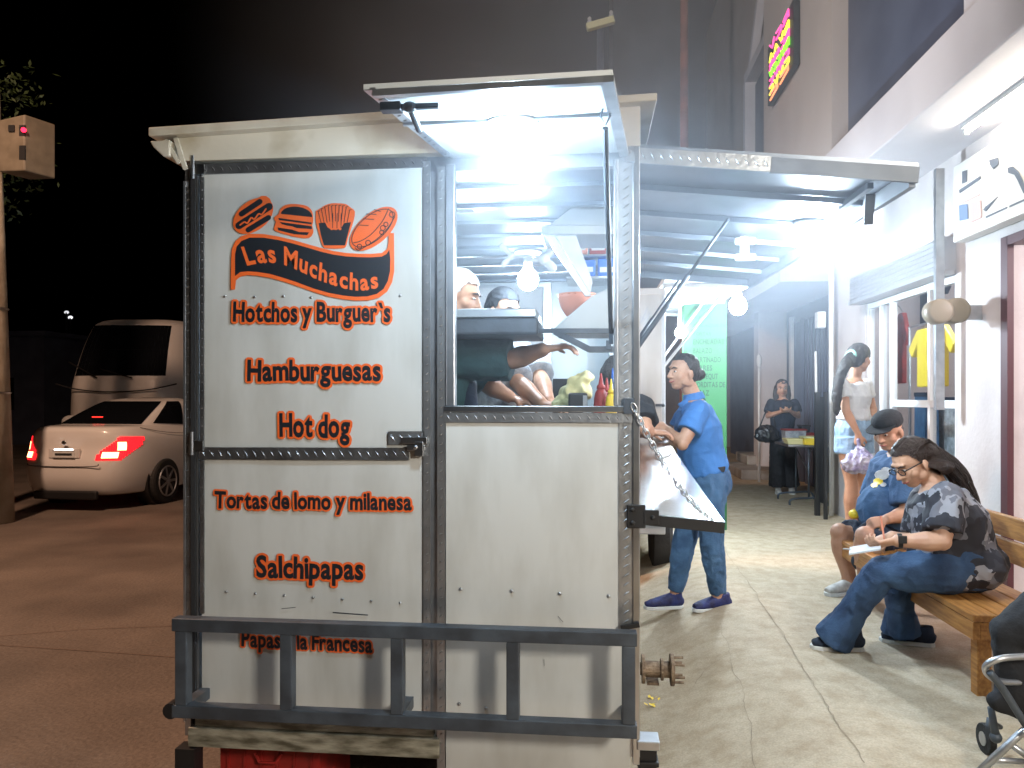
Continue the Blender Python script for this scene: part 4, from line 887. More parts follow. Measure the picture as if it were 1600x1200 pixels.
LV = [(.20,.18,.16,4.30,.74),(.24,.20,.06,4.42,.80),(.42,.36,-.02,4.46,.835),(.62,.55,-.02,4.46,.845),(.82,.68,.05,4.42,.845),(.98,.78,.07,4.34,.82),(1.07,.84,.10,4.2,.77),(1.11,.90,.20,3.9,.735),(1.12,.98,.50,3.35,.715),(1.16,1.04,.62,3.20,.70),(1.30,1.25,.98,2.82,.635),(1.41,1.41,1.30,2.45,.56),(1.465,1.47,1.55,2.15,.42),(1.485,1.49,1.75,1.95,.15)]
G = lv_grid(LV, nt=80, sub=8); NR = len(G)
body_from(G, 'body', 'carw', car)
gl0, gl1 = 9*8-2, 11*8+2
body_from(G, 'rear_window', 'glassd', car, lambda r,i,x: gl0-4 <= r < gl1 and i < 19, .006)
body_from(G, 'side_window', 'glassd', car, lambda r,i,x: gl0 <= r < gl1 and 26 <= i < 52 and x.x > 0 and i not in (39,40), .006)
body_from(G, 'side_window', 'glassd', car, lambda r,i,x: gl0 <= r < gl1 and 26 <= i < 52 and x.x < 0 and i not in (39,40), .006)
body_from(G, 'windscreen', 'glassd', car, lambda r,i,x: gl0 <= r < gl1 and i >= 62, .006)
for s in (1,-1):
    f = lambda r,i,x,s=s: x.x*s > 0 and x.y < .60 and .44 < abs(x.x)+x.y < 1.28 and x.z < min(.965,.72+.62*(abs(x.x)+x.y-.44)) and x.z > .66+.42*max(0,abs(x.x)+x.y-.80)
    tl = body_from(G, 'tail_light', 'tail', car, f, .008)
    body_from(G, 'lit_lamp', 'tailhot', tl, lambda r,i,x,s=s: x.x*s > .5 and abs(x.x)+x.y < .80 and x.y < .3 and .685 < x.z < .77, .014)
    body_from(G, 'lit_lamp', 'tailhot', tl, lambda r,i,x,s=s: x.x*s > .6 and .80 < abs(x.x)+x.y < .96 and x.y < .3 and .79 < x.z < .90, .014)
m = MB(); m.box((-.16,.74,1.205),(.0,.80,1.222)); m.build('brake_light','brake',car)
m = MB(); m.box((-.22,-.012,.70),(.22,.02,.83)); 
lp = m.build('plate_recess','carw',car,bevel=.01); m = MB(); m.box((-.155,-.02,.70),(.155,-.013,.80)); m.build('number_plate','white',lp); m = MB(); m.box((-.13,-.024,.803),(.13,-.013,.822)); m.build('plate_lamp','plateL',lp)
m = MB(); m.box((-.155,-.0225,.70),(.155,-.0205,.707)); m.box((-.155,-.0225,.793),(.155,-.0205,.80)); m.box((-.12,-.0225,.735),(.12,-.0205,.765)); m.build('plate_marks','gap',lp)
m = MB(); m.tube(fit([(-.50,-.03,.63),(-.45,-.035,.60),(0,-.038,.59),(.45,-.035,.60),(.50,-.03,.63)],4),.006,6); m.build('boot_lid_seam','gap',car,smooth=True)
m = MB(); m.box((-.45,-.005,.16),(.45,.06,.27)); m.build('bumper_insert','black',car,bevel=.02)
m = MB(); m.ell((.0,-.01,.90),(.035,.008,.03),n=12,m=8); m.build('badge','steel',car,smooth=True)
def wheel(par, x, y, r, s):
    m = MB(); m.tube([(x-s*.10,y,r),(x-s*.09,y,r),(x+s*.05,y,r),(x+s*.065,y,r)],[r*.9,r,r,r*.92],32); w_ = m.build('wheel','tyre',par,smooth=False)
    m = MB(); m.cyl((x+s*.02,y,r),(x+s*.067,y,r),r*.66,r*.68,n=28); m.build('rim_well','gap',w_)
    m = MB()
    for k in range(7): a = k*2*math.pi/7; m.bar((x+s*.072,y+.03*math.cos(a),r+.03*math.sin(a)),(x+s*.066,y+r*.62*math.cos(a),r+r*.62*math.sin(a)),.035,.012,(1,0,0))
    m.tube([(x+s*.068,y+r*.66*math.cos(a*math.pi/14),r+r*.66*math.sin(a*math.pi/14)) for a in range(28)],.012,6,closed=True); m.ell((x+s*.07,y,r),(.012,.035,.035)); m.build('rim','alu',w_)
    m = MB(); m.cyl((x-s*.2,y,r+.01),(x-s*.003,y,r+.01),r*1.16,n=32); m.build('wheel_arch','black',par)
for y in (.93,3.55):
    for s in (1,-1): wheel(car, s*.80, y, .315, s)
m = MB(); m.tube(fit([(.70,.55,1.08),(.80,1.0,1.0),(.83,2.0,.93),(.83,3.0,.88)],4),.004,5); m.bar((.846,1.55,.35),(.83,1.5,.98),.006,.004,(1,0,0)); m.build('door_seam','gap',car)
m = MB(); m.ell((.95,2.75,1.03),(.09,.05,.06)); m.build('wing_mirror','carw',car,smooth=True)
car.location = (-6.82,9.2,0); car.rotation_euler = (0,0,R(-1.5))
# bus
bus = thing('parked_bus', (0,0,0), 'white minibus with a large dark windscreen parked behind the white sedan', 'bus')
LV = [(.45,.45,.10,6,.98),(.55,.55,.02,6,1.02),(1.0,1.0,-.02,6,1.05),(1.45,1.45,.0,6,1.05),(1.62,1.62,.03,6,1.04),(1.74,1.74,.07,6,1.03),(2.2,2.2,.25,5.95,.98),(2.6,2.6,.48,5.9,.92),(2.72,2.72,.62,5.8,.86),(2.79,2.79,.85,5.6,.7),(2.81,2.81,1.4,5,.3)]
G = lv_grid(LV, .36); body_from(G, 'body', mat('bus_paint',(.72,.68,.64),.35), bus)
a_, b_ = 5*4, 7*4
body_from(G, 'windscreen', 'glassd', bus, lambda r,i,x: a_ <= r < b_+1 and i < 6, .008)
for s in (1,-1):
    body_from(G, 'side_window', 'glassd', bus, lambda r,i,x,s=s: x.x*s > 0 and a_ <= r < b_ and 12 <= i < 34 and i%5, .008)
    wheel(bus, s*.98, 1.0, .38, s); wheel(bus, s*.98, 4.6, .38, s)
    m = MB(); m.ell((s*.75,-.0,.95),(.16,.05,.11)); m.build('headlight','ew',bus,smooth=True)
m = MB(); m.bar((-.3,-.01,1.70),(-.85,.12,1.98),.02,.015,(0,1,0)); m.bar((.3,-.01,1.70),(-.3,.08,1.86),.02,.015,(0,1,0)); m.build('wiper','black',bus)
m = MB(); m.tube(fit([(-1.03,.05,1.60),(-.6,-.04,1.5),(0,-.05,1.46),(.6,-.04,1.5),(1.03,.05,1.60)],4),.012,6); m.box((-.5,-.04,.7),(.5,-.015,1.1)); m.build('grille','gap',bus)
bus.scale = (1.1,1.1,1.09); bus.location = (-8.85,13.3,0); bus.rotation_euler = (0,0,R(6))
# distant lamps across the road
for k,(px,py) in enumerate(((104,488),(110,496))):
    c = W(px,py,45); t = thing('distant_lamp', (c.x,c.y,0), ('upper','lower')[k]+' tiny pale lamp far off in the darkness left of the bus', 'lamp', 'distant lamps'); m = MB(); m.cyl((c.x,c.y,0),(c.x,c.y,c.z),.06,n=6); m.build('post','black',t); m = MB(); m.ell(c,(.16,.05,.10),n=8,m=6); m.build('lamp',emat('distant_glow',(.8,.8,.85),.9+k*.6),t)
c = W(938,38,12); pp_ = thing('power_pole', (c.x,c.y+.1,0), 'dark power pole with a pale wooden cross arm and two insulators above the rear flap', 'pole')
m = MB(); m.cyl((c.x,c.y+.1,0),(c.x,c.y+.1,c.z+.1),.07,.055,12); m.build('shaft','navy',pp_,smooth=True)
a,b = W(917,43,11.9),W(959,31,11.9); m = MB(); m.bar(a,b,.10,.10,(0,1,0)); m.build('cross_arm','paper',pp_)
for q in (a.lerp(b,.1),a.lerp(b,.9)): m = MB(); m.tube([q+Vector((0,0,z)) for z in (.05,.08,.10,.13,.16)],[.02,.04,.025,.035,.01],10); m.build('insulator','white',pp_,smooth=True)
# ---- pole and cabinet at the left edge
pb = W(-6,700,9.0); po = thing('utility_pole', (pb.x,pb.y,0), 'thick concrete utility pole at the left edge of the road', 'pole')
bt = W(-12,620,9.0); m = MB(); x0_,x1_ = W(-2,780,9).x, W(-24,120,9).x; y_ = pb.y
m.tube([(x0_,y_,0),(x0_*.5+x1_*.5,y_,2.6),(x1_,y_,5.3)],[.165,.155,.14],20); m.build('shaft','pole',po,smooth=True)
for z in (1.55,2.55): m = MB(); t = z/5.3; m.tube([(x0_+(x1_-x0_)*t+.165*math.cos(a*math.pi/10),y_+.165*math.sin(a*math.pi/10),z) for a in range(20)],.009,5,closed=True); m.build('strap','steel',po)
cb = W(32,225,8.9); cbx = thing('signal_cabinet', cb, 'beige cabinet with dark slots and a small red lamp fixed high on the utility pole', 'cabinet')
m = MB(); p,q = W(-4,188,8.8),W(42,268,8.8); m.poly([W(-6,190,8.7),W(34,180,8.7),W(56,196,9.0),W(58,268,9.0),W(0,272,8.7)][:0] or [(p.x,p.y,p.z),(q.x,p.y,p.z+.06),(q.x,p.y,q.z),(p.x,p.y,q.z)],(.12,.35,0)); m.build('housing',mat('cabinet_paint',(.17,.145,.105),.6,var=(.12,.10,.07),vscale=6),cbx,bevel=.015)
for a,b,c,d in ((14,196,24,206),(31,196,41,213),(31,228,41,250)): u,v = W(a,b,8.78),W(c,d,8.78); m = MB(); m.box((u.x,u.y-.012,v.z),(v.x,u.y+.0,u.z)); m.build('slot','black',cbx)
u = W(37,203,8.74); m = MB(); m.ell(u,(.028,.028,.028)); m.build('red_lamp',emat('red_led',(1,.02,.06),4),cbx,smooth=True)
# tree behind the pole, only its lowest leaves catch light
tc_ = W(14,160,9.6); tre = thing('street_tree', (tc_.x-.6,tc_.y+.3,0), 'dark tree with a few lit leaves above the cabinet on the pole', 'tree')
m = MB(); m.tube([(tc_.x-.6,tc_.y+.3,0),(tc_.x-.55,tc_.y+.3,2),(tc_.x-.4,tc_.y+.2,3.5),(tc_.x-.2,tc_.y,5)],[.13,.11,.08,.03],10)
for k in range(0): a = k*.9; m.tube([(tc_.x-.5,tc_.y+.3,3+k*.2),(tc_.x-.3+.9*math.cos(a),tc_.y+.3+.9*math.sin(a),4.2+k*.22)],[.04,.012],6)
m.build('trunk','bark',tre,smooth=True); m = MB(); rnd = random.Random(3)
for cl_ in range(20):
    a,b,rr = rnd.uniform(0,6.28),rnd.uniform(-1,1),rnd.uniform(.1,.55); cc = Vector((tc_.x-.45+rr*math.cos(a),tc_.y+.3+rr*math.sin(a),4.75+b*.9))
    if cc.z < 4.9 and cc.x > tc_.x+.12: continue
    for k in range(46):
        p = cc+Vector((rnd.gauss(0,.14),rnd.gauss(0,.14),rnd.gauss(0,.12))); u = Vector((rnd.uniform(-1,1),rnd.uniform(-1,1),rnd.uniform(-1,.3))).normalized(); v = u.orthogonal().normalized(); l = rnd.uniform(.03,.055); m.add([p-u*l,p+v*l*.4,p+u*l,p-v*l*.4],[(0,1,2,3)])
m.build('crown','leaf',tre)
# ================================================================== BENCH
bx0, bx1 = 1.63, 2.06; by0, by1 = 3.42, 5.28; bz = .565
bn = thing('wooden_bench', ((bx0+bx1)/2,4.5,.2), 'long varnished wooden bench against the shop wall', 'bench')
m = MB(); wd = (bx1-bx0-.03)/4
for k in range(4): x = bx0+k*(wd+.008)+.002; m.box((x,by0,bz-.03),(x+wd,by1,bz))
m.build('seat','wood',bn,bevel=.005)
m = MB(); m.box((bx0+.004,by0+.006,bz-.11),(bx0+.034,by1,bz-.032)); m.box((bx0+.034,by0+.006,bz-.11),(bx1-.01,by0+.036,bz-.032)); m.box((bx1-.04,by0+.036,bz-.11),(bx1-.01,by1,bz-.032)); m.build('apron','wood',bn,bevel=.003)
for x,y,zt2 in ((bx0+.038,by0+.04,bz-.032),(bx1-.075,by0+.04,bz-.032),(bx0+.038,by1-.1,bz-.032),(bx1-.075,by1-.1,bz-.032)):
    m = MB(); m.box((x,y,.2),(x+.06,y+.06,zt2)); m.build('leg','wood',bn,bevel=.004)
for z in (.68,.80):
    m = MB(); m.box((bx1+.0,by0+.02,z-.0),(bx1+.025,by1,z+.11)); m.build('back_rail','wood',bn,bevel=.006)
for y in (by0+.1,4.6,by1-.15):
    m = MB(); m.box((bx1+.027,y,.2),(bx1+.07,y+.06,.93)); m.build('back_post','wood',bn,bevel=.004)
# ================================================================== STROLLER at the lower right
st = thing('baby_stroller', (2.0,2.5,.2), 'black folding stroller with grey tubes cut off by the lower right corner', 'stroller')
D = 2.62
def G_(px,py,d=D): return W(px,py,d)
m = MB(); m.cap(G_(1575,990),G_(1640,960),.06,.10); m.cap(G_(1572,1010),G_(1590,1080),.05,.06); m.cap(G_(1590,1080),G_(1690,1050),.07,.09); m.cap(G_(1640,970,2.8),G_(1660,1060,2.8),.12,.12); m.cap(G_(1556,1095),G_(1600,1110),.03,.035)
m.blob('seat','blackc',st,.008,4,.005,9)
m = MB(); m.tube(fit([G_(1700,1024,2.5),G_(1600,1026,2.5),G_(1560,1030,2.5),G_(1540,1042,2.52),G_(1548,1058,2.54),G_(1575,1066,2.56),G_(1640,1064,2.6),G_(1700,1062,2.6)],5),.011,10); m.build('bumper_bar','alu',st,smooth=True)
m = MB(); m.tube(fit([G_(1546,1050,2.5),G_(1566,1075,2.5),G_(1585,1105,2.5),G_(1610,1145,2.5)],4),.012,10); m.tube([G_(1548,1105),G_(1556,1150)],[.011,.014],10); m.ell(G_(1556,1152),.02); m.build('side_tube','dark',st,smooth=True)
m = MB(); m.tube([G_(1640,1110,2.55),G_(1590,1150,2.55),G_(1520,1215,2.55)],.013,10); m.tube([G_(1575,1160,2.6),G_(1630,1200,2.6)],.011,8); m.tube([G_(1545,1187,2.6),G_(1600,1190,2.6)],.01,8); m.build('lower_frame','alu',st,smooth=True)
for px,py,d in ((1541,1176,2.75),(1600,1225,2.4)):
    c = G_(px,py,d); c.z = .2+.055; m = MB(); m.cyl(c+Vector((-.012,0,0)),c+Vector((.012,0,0)),.055,n=20); w_ = m.build('wheel','tyre',st,bevel=.004); m = MB(); m.cyl(c+Vector((-.014,0,0)),c+Vector((.014,0,0)),.025,n=14); m.build('hub','alu',w_)
    m = MB(); m.tube([c,c+Vector((.0,-.02,.08)),G_(px+22,py-40,d)],.01,8); m.build('fork','dark',st,smooth=True)
# ================================================================== FOLDING TABLE with food
tb = W(1256,688,9.3); tz = .93
ft = thing('folding_table', (tb.x,tb.y,.2), 'small grey folding table standing in front of the far woman in navy', 'table')
m = MB(); m.box((tb.x-.27,tb.y-.35,tz-.03),(tb.x+.27,tb.y+.35,tz)); m.build('top','alu',ft,bevel=.01)
for s in (-1,1):
    m = MB(); y = tb.y+s*.28; m.tube(fit([(tb.x-.24,y,.2),(tb.x-.22,y,.27),(tb.x-.02,y,.29),(tb.x+.16,y,.29),(tb.x+.2,y,.2)],4),.013,8); m.cyl((tb.x-.02,y,.29),(tb.x-.02,y,tz-.03),.013,n=8); m.build('leg','dark',ft,smooth=True)
m = MB(); m.cyl((tb.x-.02,tb.y-.28,.6),(tb.x-.02,tb.y+.28,.85),.009,n=8); m.cyl((tb.x-.02,tb.y-.28,.82),(tb.x+.15,tb.y+.1,.9),.009,n=8); m.build('brace','alu',ft)
def tub(px,py,d,w,h,mt_,lid,label,nm='food_box'):
    c = W(px,py,d); t = thing(nm, (c.x,c.y,tz), label, 'box', 'boxes on the folding table'); m = MB(); m.poly([(c.x-w/2*.88,c.y-.09,tz),(c.x+w/2*.88,c.y-.09,tz),(c.x+w/2,c.y-.10,tz+h),(c.x-w/2,c.y-.10,tz+h)],(0,.2,0)); m.build('tub',mt_,t,bevel=.008); m = MB(); m.box((c.x-w/2-.01,c.y-.11,tz+h),(c.x+w/2+.01,c.y+.11,tz+h+.02)); m.build('lid',lid,t,bevel=.006)
tub(1240,672,9.45,.26,.15,'greyc','red','grey tub with a red lid on the folding table')
tub(1262,672,9.5,.14,.10,'red','red','small red box at the right of the red lidded tub')
tub(1244,680,9.1,.26,.05,'paper','paper','flat pale food tray at the front of the folding table','food_tray')
tub(1264,682,9.0,.16,.08,'yellow','paper','yellow food container nearest the gate on the table','food_tray')
tub(1256,663,9.62,.10,.19,'blackc','black','black jar standing behind the red lidded tub','food_jar')
for k,(px,py,lb) in enumerate(((1021,1070,'yellow leaf scrap on the ground nearest the axle'),(1024,1093,'larger yellow leaf scrap below the axle'),(1018,1104,'small yellow leaf scrap closest to the support block'))):
    c = PZ(px,py,.03); m = MB(); rnd = random.Random(k)
    for j in range(5): q = c+Vector((rnd.uniform(-.03,.03),rnd.uniform(-.02,.02),.004+j*.002)); a = rnd.uniform(0,3); u = Vector((math.cos(a),math.sin(a),.2))*.014; v = Vector((-math.sin(a),math.cos(a),.1))*.008; m.add([q-u,q-v,q+u,q+v],[(0,1,2,3)])
    o = m.build('leaf_scrap','yellow'); tag(o, lb, 'leaf', 'yellow scraps on the ground')
# ================================================================== PEOPLE
def basis(f, u):
    f = Vector(f).normalized(); u = Vector(u); s = f.cross(u).normalized(); u = s.cross(f).normalized(); return s, f, u   # right, forward, up
def head_mb(m, c, f, u, k=1.0):
    s,f,u = basis(f,u); c = Vector(c); ax = (s,f,u)
    e = lambda a,b,d,r: m.ell(c+s*a*k+f*b*k+u*d*k, [q*k for q in r], ax, 16, 12)
    e(0,-.010,.025,(.074,.093,.088)); e(0,.022,-.035,(.060,.068,.072)); e(0,.045,-.088,(.034,.032,.026))   # skull, face, chin
    e(-.040,.045,-.03,(.026,.03,.03)); e(.040,.045,-.03,(.026,.03,.03))                                        # cheeks
    e(-.052,.0,-.062,(.018,.045,.03)); e(.052,.0,-.062,(.018,.045,.03))                                         # jaw corners
    m.cap(c+f*.082*k+u*.012*k, c+f*.104*k-u*.030*k, .009*k, .0135*k, 10)                                           # nose
    e(-.013,.090,-.034,(.010,.011,.008)); e(.013,.090,-.034,(.010,.011,.008)); e(0,.078,.028,(.045,.014,.012))        # nostrils, brow
    e(0,.083,-.060,(.022,.010,.008)); e(0,.080,-.070,(.019,.011,.008))
    for q in (-1,1): m.ell(c+s*.078*q*k-f*.008*k-u*.018*k, (.009*k,.019*k,.031*k), ax, 10, 8)                       # ears
    return s,f,u
def face_parts(c, f, u, par, k=1.0, glasses=False, smile=False, brow='hair'):
    s,f,u = basis(f,u); c = Vector(c); ax = (s,f,u)
    m = MB()
    for q in (-1,1): m.k = 0; m.ell(c+(s*.031*q+f*.0785+u*.002)*k, (.0115*k,.006*k,.0050*k), ax, 12, 8); m.k = 1; m.ell(c+(s*.031*q+f*.0835+u*.001)*k, (.0062*k,.0036*k,.0062*k), ax, 10, 6)
    m.build('eyes', ['ew','eye'], par, smooth=True)
    m = MB()
    for q in (-1,1): m.tube([c+(s*.015*q+f*.093+u*.020)*k, c+(s*.032*q+f*.090+u*.027)*k, c+(s*.050*q+f*.076+u*.021)*k], [.003*k,.0045*k,.002*k], 8)
    m.build('eyebrows', brow, par, smooth=True)
    m = MB(); w = .026 if smile else .021; up = .006 if smile else 0
    m.tube(fit([c+(s*-w+f*.079-u*(.063-up))*k, c+(s*-w*.5+f*.090-u*.0645)*k, c+(f*.093-u*.065)*k, c+(s*w*.5+f*.090-u*.0645)*k, c+(s*w+f*.079-u*(.063-up))*k],3), .0042*k, 8); m.build('mouth','lip',par,smooth=True)
    if glasses:
        m = MB()
        for q in (-1,1):
            cc = c+(s*.031*q+f*.097+u*.0)*k; m.tube([cc+(s*.023*math.cos(a*math.pi/10)+u*.016*math.sin(a*math.pi/10))*k for a in range(20)], .0026*k, 6, closed=True)
            m.bar(c+(s*.052*q+f*.095+u*.006)*k, c+(s*.080*q-f*.005+u*.004)*k, .004, .005)
        m.bar(c+(s*-.009+f*.099+u*.004)*k, c+(s*.009+f*.099+u*.004)*k, .004,.004); m.build('glasses','black',par,smooth=True)
def hand_mb(m, w, d, pn, side=1, curl=.5, k=1.0, thumb=1):
    """w wrist, d towards the fingers, pn palm normal (the side the fingers curl to), side +-1 picks the thumb side"""
    w = Vector(w); d = Vector(d).normalized(); pn = Vector(pn); pn = (pn-d*pn.dot(d)).normalized(); a = d.cross(pn)*side
    m.tube([w-d*.01*k, w+d*.03*k, w+d*.065*k, w+d*.092*k], [(.026*k,.020*k),(.034*k,.017*k),(.041*k,.015*k),(.040*k,.011*k)], 14, across=a)
    for i,(o,L) in enumerate(((.030,.070),(.010,.078),(-.010,.073),(-.029,.058))):
        p = w+d*.085*k+a*o*k; c = curl*(1+.12*i); pts = [p-d*.02*k, p]; dd = d.copy(); ang = 0
        for seg in (.42,.32,.26):
            ang += c*.75; dd = d*math.cos(ang)+pn*math.sin(ang); p = p+dd*L*seg*k; pts.append(p)
        m.tube(pts, [.0092*k,.0092*k,.0086*k,.0078*k,.0062*k], 8)
    p = w+d*.028*k+a*.026*k; q = p+(a*.6+d*.55+pn*.35*thumb)*.036*k; r = q+(a*.1+d*.8+pn*.55)*.030*k; m.tube([p-a*.012*k,p,q,r,r+(d*.8+pn*.5-a*.25)*.018*k], [.012*k,.013*k,.0105*k,.009*k,.0065*k], 8)
def limb(m, a, b, c, ra, rj, rc, bulge=0.0, n=12):   # shoulder/hip, elbow/knee, wrist/ankle with muscle
    a,b,c = Vector(a),Vector(b),Vector(c)
    m.tube([a, a.lerp(b,.25), a.lerp(b,.55), a.lerp(b,.85), b, b.lerp(c,.15), b.lerp(c,.32), b.lerp(c,.65), c], [ra, ra*1.02, (ra+rj)/2*1.04, rj*1.02, rj, rj*(1+bulge*.6), rj*(1+bulge), (rj+rc)/2*.98, rc], n)
    m.ell(a, ra*.97); m.ell(b, rj*.98)
def torso_mb(m, pel, chest, neck, sL, sR, wid=.165, dep=.115, k=1.0, belly=0.0, fwd=None):
    pel,chest,neck,sL,sR = map(Vector,(pel,chest,neck,sL,sR)); ac = (sR-sL).normalized(); mid = (sL+sR)/2; waist = pel.lerp(chest,.45)
    if fwd is not None: waist = waist+Vector(fwd).normalized()*belly*.4
    m.tube([pel-(chest-pel)*.25, pel, waist, chest, mid+(neck-mid)*.1, mid.lerp(neck,.75)], [(wid*.8,dep*.8),(wid*1.02,dep*1.08+belly*.5),(wid*.88,dep*.95+belly),(wid*1.03,dep*1.12),(wid*.92,dep*.86),(.06*k,.06*k)], 20, across=ac)
    for p in (sL,sR): m.ell(p, .058*k)
    return ac
def shoe(par, ank, toe, up=(0,0,1), mt_='shoe', sole='sole', k=1.0, ground=None, name='shoe'):
    """ank over the heel, toe = tip on the ground"""
    ank,toe = Vector(ank),Vector(toe); d = toe-ank; d.z = 0; d = d.normalized() if d.length > 1e-6 else Vector((1,0,0)); L = .26*k; g = toe.z if ground is None else ground
    tip = Vector((toe.x,toe.y,g)); heel = tip-d*L; s = Vector((-d.y,d.x,0))
    m = MB(); m.tube([heel+Vector((0,0,.04))*k, heel+d*.03*k+Vector((0,0,.052))*k, heel+d*.09*k+Vector((0,0,.055))*k, heel+d*.15*k+Vector((0,0,.045))*k, heel+d*.21*k+Vector((0,0,.036))*k, heel+d*.25*k+Vector((0,0,.03))*k], [(.026*k,.022*k),(.034*k,.044*k),(.036*k,.046*k),(.040*k,.036*k),(.042*k,.026*k),(.028*k,.016*k)], 14, across=s)
    m.tube([heel+d*.045*k+Vector((0,0,.05))*k, heel+d*.05*k+Vector((0,0,.105))*k], [(.036*k,.046*k),(.033*k,.042*k)], 14, across=s)
    sh = m.blob(name, mt_, par, .006, 3, .0015, 30)
    m = MB(); 
    out = [(0.0,.018),(.0,-.018),(.02,-.032),(.09,-.034),(.15,-.042),(.21,-.045),(.25,-.030),(.264,0),(.25,.030),(.21,.045),(.15,.042),(.09,.034),(.02,.032)]
    m.poly([heel+d*x*k+s*y*k+Vector((0,0,.001)) for x,y in out],(0,0,.022*k)); m.build('sole', sole, sh, bevel=.004); return sh
def person(label, loc, group=None): return thing('person', loc, label, 'person', group)
V = Vector
# ------------------------------------------------ 1 woman in blue polo at the shelf
def w_blue():
    hc = W(1067,581,4.8); p = person('woman in a blue polo shirt and jeans leaning on the fold-out shelf', (W(1085,950,4.8).x, W(1085,950,4.8).y, .12))
    f = V((-.88,-.47,.0)); nk = W(1082,617,4.82); ch = W(1090,668,4.8); pel = W(1103,742,4.82)
    sN, sF = W(1092,642,4.66), W(1078,640,4.97); eN, wN = W(1066,694,4.58), W(1044,672,4.72); eF, wF = W(1052,688,4.98), W(1040,676,4.86)
    hN, hF = W(1108,752,4.73), W(1100,752,4.90); kN,kF = W(1112,850,4.72), W(1068,850,4.90); aN,aF = W(1122,927,4.76), W(1056,922,4.92)
    tN = W(1082,955,4.72); tF = W(1006,951,4.90); g1 = tN.z; g2 = tF.z
    m = MB(); s_,f_,u_ = head_mb(m, hc, f, (.05,0,1)); m.tube([hc-u_*.05-f_*.02, nk, nk-V((0,0,.05))], [.052,.054,.06], 14)
    torso_mb(m, pel, ch, nk, sN, sF, .14, .10); limb(m, sN, eN, wN, .050,.040,.026,.08); limb(m, sF, eF, wF, .046,.038,.026,.08)
    limb(m, hN, kN, aN, .085,.055,.036,.1); limb(m, hF, kF, aF, .085,.055,.036,.1)
    hand_mb(m, wN, (-.9,.15,.25), (0,.8,-.5), -1, .75); hand_mb(m, wF, (-.8,-.5,.15), (-.2,-.5,-.6), 1, .7)
    for a,t in ((aN,tN),(aF,tF)): m.cap(a, V((a.x-.02,a.y,t.z+.05)), .034,.035)
    m.blob('body', 'skinl', p, .0058, 3); face_parts(hc, f, (.05,0,1), p, smile=True)
    m = MB(); torso_mb(m, pel+(ch-pel)*.12, ch, nk-(nk-ch)*.10, sN, sF, .172, .128, belly=.02, fwd=f); m.ell(ch+f*.085+V((0,0,.0)),(.075,.13,.075)); 
    for s0,e in ((sN,eN),(sF,eF)): m.tube([s0-(e-s0)*.05, s0.lerp(e,.3), s0.lerp(e,.62)], [.066,.073,.074], 14); m.ell(s0,.066)
    m.blob('polo_shirt', 'polo', p, .0062, 4, .006, 8)
    m = MB(); m.tube([nk+V((.01,0,-.035)), nk+V((-.0,0,.012))], [(.078,.075),(.062,.062)], 16); m.poly([nk+V((-.06,-.05,-.03)),nk+V((-.10,-.05,-.06)),nk+V((-.075,-.06,-.09)),nk+V((-.03,-.07,-.05))],(.0,.012,0)); m.blob('collar','polo',p,.006,2)
    m = MB(); m.tube([pel+(ch-pel)*.2, pel, pel-V((.0,0,.09))], [(.150,.125),(.168,.150),(.155,.135)], 20, across=sF-sN); m.ell(pel+V((.07,0,-.05)),(.09,.15,.10))
    for h,k_,a in ((hN,kN,aN),(hF,kF,aF)): m.tube([h, h.lerp(k_,.3), h.lerp(k_,.7), k_, k_.lerp(a,.3), k_.lerp(a,.7), a+V((0,0,.0))], [.103,.099,.080,.070,.070,.058,.047], 14)
    m.ell(hN,.105); m.ell(hF,.105); m.blob('jeans', 'jeans', p, .0065, 3, .007, 11)
    m = MB(); m.poly([W(1122,730,4.66),W(1134,729,4.66),W(1132,738,4.66),W(1120,736,4.66)],(0,.03,0)); m.build('phone_pocket','black',p,bevel=.003)
    m = MB(); m.ell(hc-f_*.018+u_*.034,(.081,.096,.087),(s_,f_,u_),16,12); m.ell(hc-f_*.05+u_*.0,(.074,.065,.08),(s_,f_,u_)); m.ell(hc-f_*.118-u_*.015,(.045,.045,.04),(s_,f_,u_))
    h = m.blob('hair', 'hair', p, .006, 3, .004, 26)
    cut_front(h, hc, f_, u_, .040, .058); m = MB(); m.tube([hc-f_*.085-u_*.005+u_*.03*math.cos(a*.52)+s_*.03*math.sin(a*.52) for a in range(12)],.007,6,closed=True); m.build('hair_tie','salmon',h,smooth=True)
    shoe(p, aN, tN, ground=g1-.004); shoe(p, aF, tF, ground=g2-.004)
def cut_front(o, hc, f, u, fr, up):   # take the hair off the face
    bm = bmesh.new(); bm.from_mesh(o.data); off = wloc(o); hc = Vector(hc)
    dead = [v for v in bm.verts if (v.co+off-hc).dot(f) > fr-.055*max(0,(up+.02-(v.co+off-hc).dot(u))*9) and (v.co+off-hc).dot(u) < up+.012]
    bmesh.ops.delete(bm, geom=dead, context='VERTS'); bm.to_mesh(o.data); bm.free()
w_blue()
